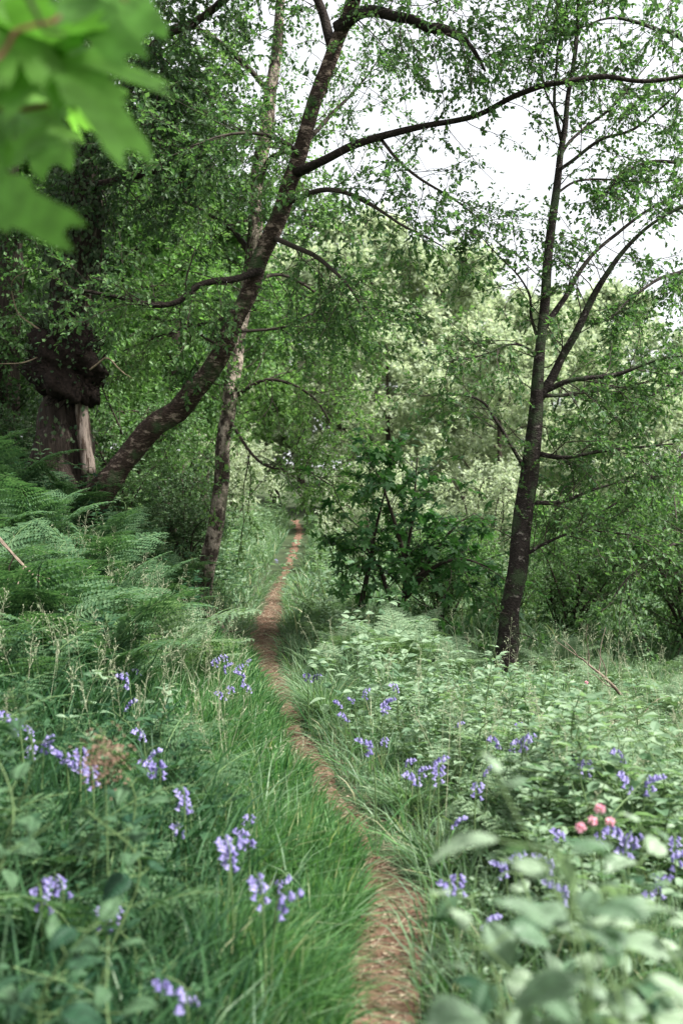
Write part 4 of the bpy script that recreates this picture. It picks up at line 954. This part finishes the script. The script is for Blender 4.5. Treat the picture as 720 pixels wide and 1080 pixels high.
bells([(66, 925, 2.5, 0), (70, 930, 2.55, 2), (45, 945, 2.5, 2), (114, 965, 2.4, 1), (118, 962, 2.4, 0), (204, 1036, 2.2, 1), (212, 1040, 2.2, 2)], '{} of the low bluebells among dark leaves close to the camera', 'low bluebells among dark leaves')
bells([(325, 712, 7.7, 2), (330, 710, 7.8, 0), (364, 738, 7.2, 2), (375, 735, 7.4, 0), (383, 728, 7.5, 1), (402, 735, 7.2, 1), (406, 744, 7.1, 3), (420, 722, 7.6, 0), (396, 778, 6.3, 1), (404, 780, 6.3, 0), (370, 752, 7.0, 2)], '{} of the bluebells on the meadow edge beside the tussocks', 'bluebells on the meadow edge')
bells([(428, 798, 5.9, 0), (440, 806, 5.7, 1), (452, 800, 5.9, 1), (462, 812, 5.6, 3), (445, 816, 5.5, 2), (478, 760, 6.9, 2), (473, 860, 4.7, 2), (500, 830, 5.2, 2), (506, 805, 5.7, 2)], '{} of the bluebells in the sunny green middle of the meadow', 'bluebells in the middle of the meadow')
bells([(530, 778, 6.4, 0), (537, 782, 6.3, 1), (548, 776, 6.5, 3), (556, 782, 6.3, 0), (540, 760, 6.9, 2), (610, 800, 5.6, 1), (617, 806, 5.5, 3), (604, 795, 5.8, 0), (586, 808, 5.4, 2)], '{} of the bluebells below the bare earth and slim dark tree', 'bluebells below the slim dark tree')
bells([(668, 818, 2.9, 3), (676, 814, 2.9, 1), (662, 792, 3.0, 0), (664, 880, 3.0, 1), (655, 884, 3.1, 3), (628, 876, 3.2, 0), (690, 928, 2.6, 1), (698, 920, 2.7, 0), (712, 888, 2.9, 3), (706, 892, 3.0, 1), (596, 870, 3.3, 2), (684, 935, 2.6, 2)], '{} of the bluebells around the pink flowers', 'bluebells around the pink flowers')
bells([(536, 905, 3.2, 1), (542, 900, 3.2, 0), (482, 930, 3.3, 2), (480, 926, 3.3, 0), (590, 902, 3.2, 1), (613, 926, 2.9, 0), (606, 930, 2.9, 1), (504, 962, 2.9, 2)], '{} of the bluebells behind the pale big-leaved plants', 'bluebells behind the big-leaved plants')
bells([(293, 601, 19, 1)], '{} bluebell beside the far stretch of the path', 'lone bluebell')

# ------------------------------------------------------------------ campions, dock, dead branches
def campion(px, py, D, label, n=1):
    p = P(px, py, D); g0 = hz(p[0], p[1]); h = p[2] - g0
    root = empty('pink_flower', (p[0], p[1], g0), 0, label, 'flower', 'pink flowers in the meadow')
    sb = MB(); limb(sb, [[0, 0, 0], [.01, .01, h * .5], [0, 0, h]], [.004, .003, .002], 5); sb.build('stem', M['stem'], root, True)
    mb = MB(); k = 40; d = norm(rng.normal(size=(k, 3)) + A([0, 0, .3])); put(mb, L2, d * .004 + A([0, 0, h]), d, rng.normal(size=(k, 3)), np.full(k, .014), 0); mb.build('bloom', M['pink'], root)
    mb = MB(); k = 8; t = U(.2, .8, k); a = U(0, 6.28, k); put(mb, L6, np.stack([0 * t, 0 * t, t * h], -1), np.stack([np.cos(a), np.sin(a), .5 + 0 * a], -1), A([0, 0, 1.]) + rng.normal(size=(k, 3)) * .2, np.full(k, .06), 0); mb.build('foliage', M['herb'], root)
campion(632, 853, 3.0, 'topmost bright pink flower of the cluster at the meadow side')
campion(612, 873, 3.0, 'pink flower low on the path side of the pink cluster')
campion(643, 867, 3.1, 'paler pink flower low on the far side of the pink cluster')
campion(624, 866, 3.1, 'pale pink flower in the middle of the pink cluster')
campion(618, 720, 8.3, 'tiny lone pink flower above the bare earth patch')
p = P(110, 800, 3.0); g0 = hz(p[0], p[1])
root = empty('dock_plant', (p[0], p[1], g0), 0, 'rusty brown seed head blurred among bluebells on the shaded side', 'plant')
sb = MB(); h = p[2] - g0; limb(sb, [[0, 0, 0], [.01, 0, h * .5], [0, 0, h + .08]], [.003, .0025, .002], 5); sb.build('stem', M['stem'], root, True)
mb = MB(); k = 420; q = rng.normal(size=(k, 3)) * A([.035, .035, .035]) + A([0, 0, h]); put(mb, L2, q, rng.normal(size=(k, 3)), rng.normal(size=(k, 3)), np.full(k, .012), 0); mb.build('dock_seeds', M['rust'], root)  # loose dry seeds of the dock head

def dead(pts, rr, label, name='fallen_branch', twn=6, mt='deadwood'):
    base = A(pts[0]); root = empty(name, tuple(base), 0, label, 'branch', 'dead branches on the ground')
    mb = MB(); c, _ = limb(mb, pts, rr, 8, 0, .15)
    local(mb, base).build('limb', M[mt], root, True)
    if twn:
        Pk, Dk, _ = kids(c[None], twn, .2, 1, .8); st = wander(Pk, Dk, U(.2, .45, len(Pk)), 5, -.02, .2)
        for s in st:
            mb = MB(); tubes(mb, s[None], A([rr[-1]]), A([.002]), 4); local(mb, base).build('twig', M[mt], root, True)
def gp(x, y, dz=.03): return [x, y, hz(x, y) + dz]
dead([gp(-2.35, 6.9, .75), gp(-2.15, 6.9, .62), gp(-1.95, 6.85, .52)], [.012, .01, .006], 'pale dead branch arching over the ferns at the edge of the view')
dead([gp(2.0, 8.0, .05), gp(2.2, 7.8, .07), gp(2.45, 7.6, .12)], [.02, .016, .01], 'dark dead branch lying on the bare earth patch')
dead([gp(2.35, 8.6, .1), gp(2.1, 8.5, .25), gp(1.95, 8.55, .35)], [.015, .012, .006], 'thin dead stick curving up behind the bare earth patch')
dead([gp(-1.55, 12.0, .05), gp(-1.35, 11.7, .12), gp(-1.2, 11.4, .06)], [.04, .03, .015], 'yellowish broken limb at the foot of the pale-barked tree')

# ------------------------------------------------------------------ maple twigs and leaves hanging in, with an added unseen crown for shade
mb0 = A([-2.5, -.9, hz(-2.5, -.9)])
root = empty('maple_with_shade_crown', tuple(mb0), 0, 'maple with blurred bright green lobed leaves very close to the camera and an added unseen shade crown', 'tree')
part_limb('trunk', [mb0 + A([0, 0, -.2]), mb0 + A([.1, 0, 1.5]), mb0 + A([.1, .1, 3]), mb0 + A([.2, .2, 5]), mb0 + A([.3, .2, 7])], [.22, .16, .14, .1, .03], M['bark_oak'], root, mb0, 12, .08)  # out-of-view trunk, added to carry the shading crown
mz = mb0[2]
shade_limbs = [[mb0 + A([.1, .1, z]), A(p1), A(p2), A(p3)] for z, p1, p2, p3 in (
    (3.0, (-1.2, -.3, 4.3), (.2, .1, 4.7), (1.7, .5, 4.9)), (3.6, (-1.0, .3, 5.0), (.3, 1.0, 5.5), (1.5, 1.5, 5.9)), (2.6, (-1.4, -1.0, 3.9), (-.2, -1.1, 4.3), (1.2, -.9, 4.6)),
    (3.4, (-2.0, .6, 4.7), (-1.6, 1.9, 5.3), (-1.3, 2.8, 5.8)), (4.2, (-1.5, -.2, 5.8), (-.6, .3, 6.4), (.6, .4, 6.9)), (3.2, (-3.2, .3, 4.4), (-3.8, 1.4, 5.0), (-4.0, 2.6, 5.6)), (4.6, (-2.2, .8, 6.2), (-1.9, 1.9, 7.0), (-1.6, 2.8, 7.6)))]
for l in shade_limbs: part_limb('branch', l, [.07, .05, .03, .012], M['bark_oak'], root, mb0, 8, .06)
crown(shade_limbs, None, 1.2, 16, .45, 7, 6, .15, .0, .15, MAPs, ra=.008, rb=.003, updir=.35, base=mb0).build('crown', [M['leaf_maple'], M['twig']], root)  # unseen crown spread over the camera to shade the left foreground
rb = A(root.location)
part_limb('twig', [P(-120, 130, 1.425), P(-60, 110, 1.425), P(20, 109, 1.440), P(75, 104, 1.455)], [.006, .005, .0035, .0028], M['stem_red'], root, rb, 7, .05)
part_limb('twig', [P(-80, 110, 1.200), P(0, 62, 1.230), P(18, 32, 1.245), P(50, 20, 1.260), P(62, 22, 1.275)], [.004, .003, .0026, .0022, .002], M['stem_red'], root, rb, 7, .05)
part_limb('twig', [P(10, -40, 1.2), P(48, 16, 1.2), P(70, 40, 1.2)], [.004, .003, .002], M['twig'], root, rb, 6, .05)
part_limb('twig', [P(-60, 150, 1.350), P(-40, 190, 1.350), P(-20, 215, 1.350)], [.004, .003, .002], M['stem_red'], root, rb, 6, .05)
part_limb('twig', [P(100, -60, 1.1), P(120, -20, 1.1), P(125, 5, 1.1)], [.004, .003, .002], M['stem_red'], root, rb, 6, .05)
cpos = A([0, 0, ZC])
def mleaf(b, t, D, s=1.0, roll=0.0, back=.15, col='leaf_maple'):
    """leaf with its base at pixel b and the middle lobe's tip at pixel t"""
    p0, p1 = P(*b, D), P(*t, D * (1 - back)); L = np.linalg.norm(p1 - p0)
    nz_ = norm(cpos - p0 + A([0, 0, .35]) + rng.normal(size=3) * .15 + A([roll, 0, 0]))
    mb = MB(); put(mb, MAP, A([p0 - rb]), A([p1 - p0]), A([nz_]), A([[L, L * s, L]]), 0); mb.build('leaf', M[col], root, True)
mleaf((62, 66), (146, 140), 1.5, .62, .2)
mleaf((66, 4), (132, 36), 1.6, .6)
mleaf((34, 44), (30, -30), 1.5, .7, .3)
mleaf((8, 30), (-50, 110), 1.45, .7)
mleaf((-22, 196), (58, 236), 1.5, .62, -.2)
mleaf((34, 100), (48, 158), 1.9, .7, -.2)
mleaf((74, 104), (96, 66), 1.9, .7, .2, .1)
mleaf((118, -18), (150, 16), 1.8, .7, .1)
mleaf((4, 112), (-30, 160), 1.6, .7, .1)
print('objects', len(S.objects), 'verts', sum(len(o.data.vertices) for o in S.objects if o.type == 'MESH'))
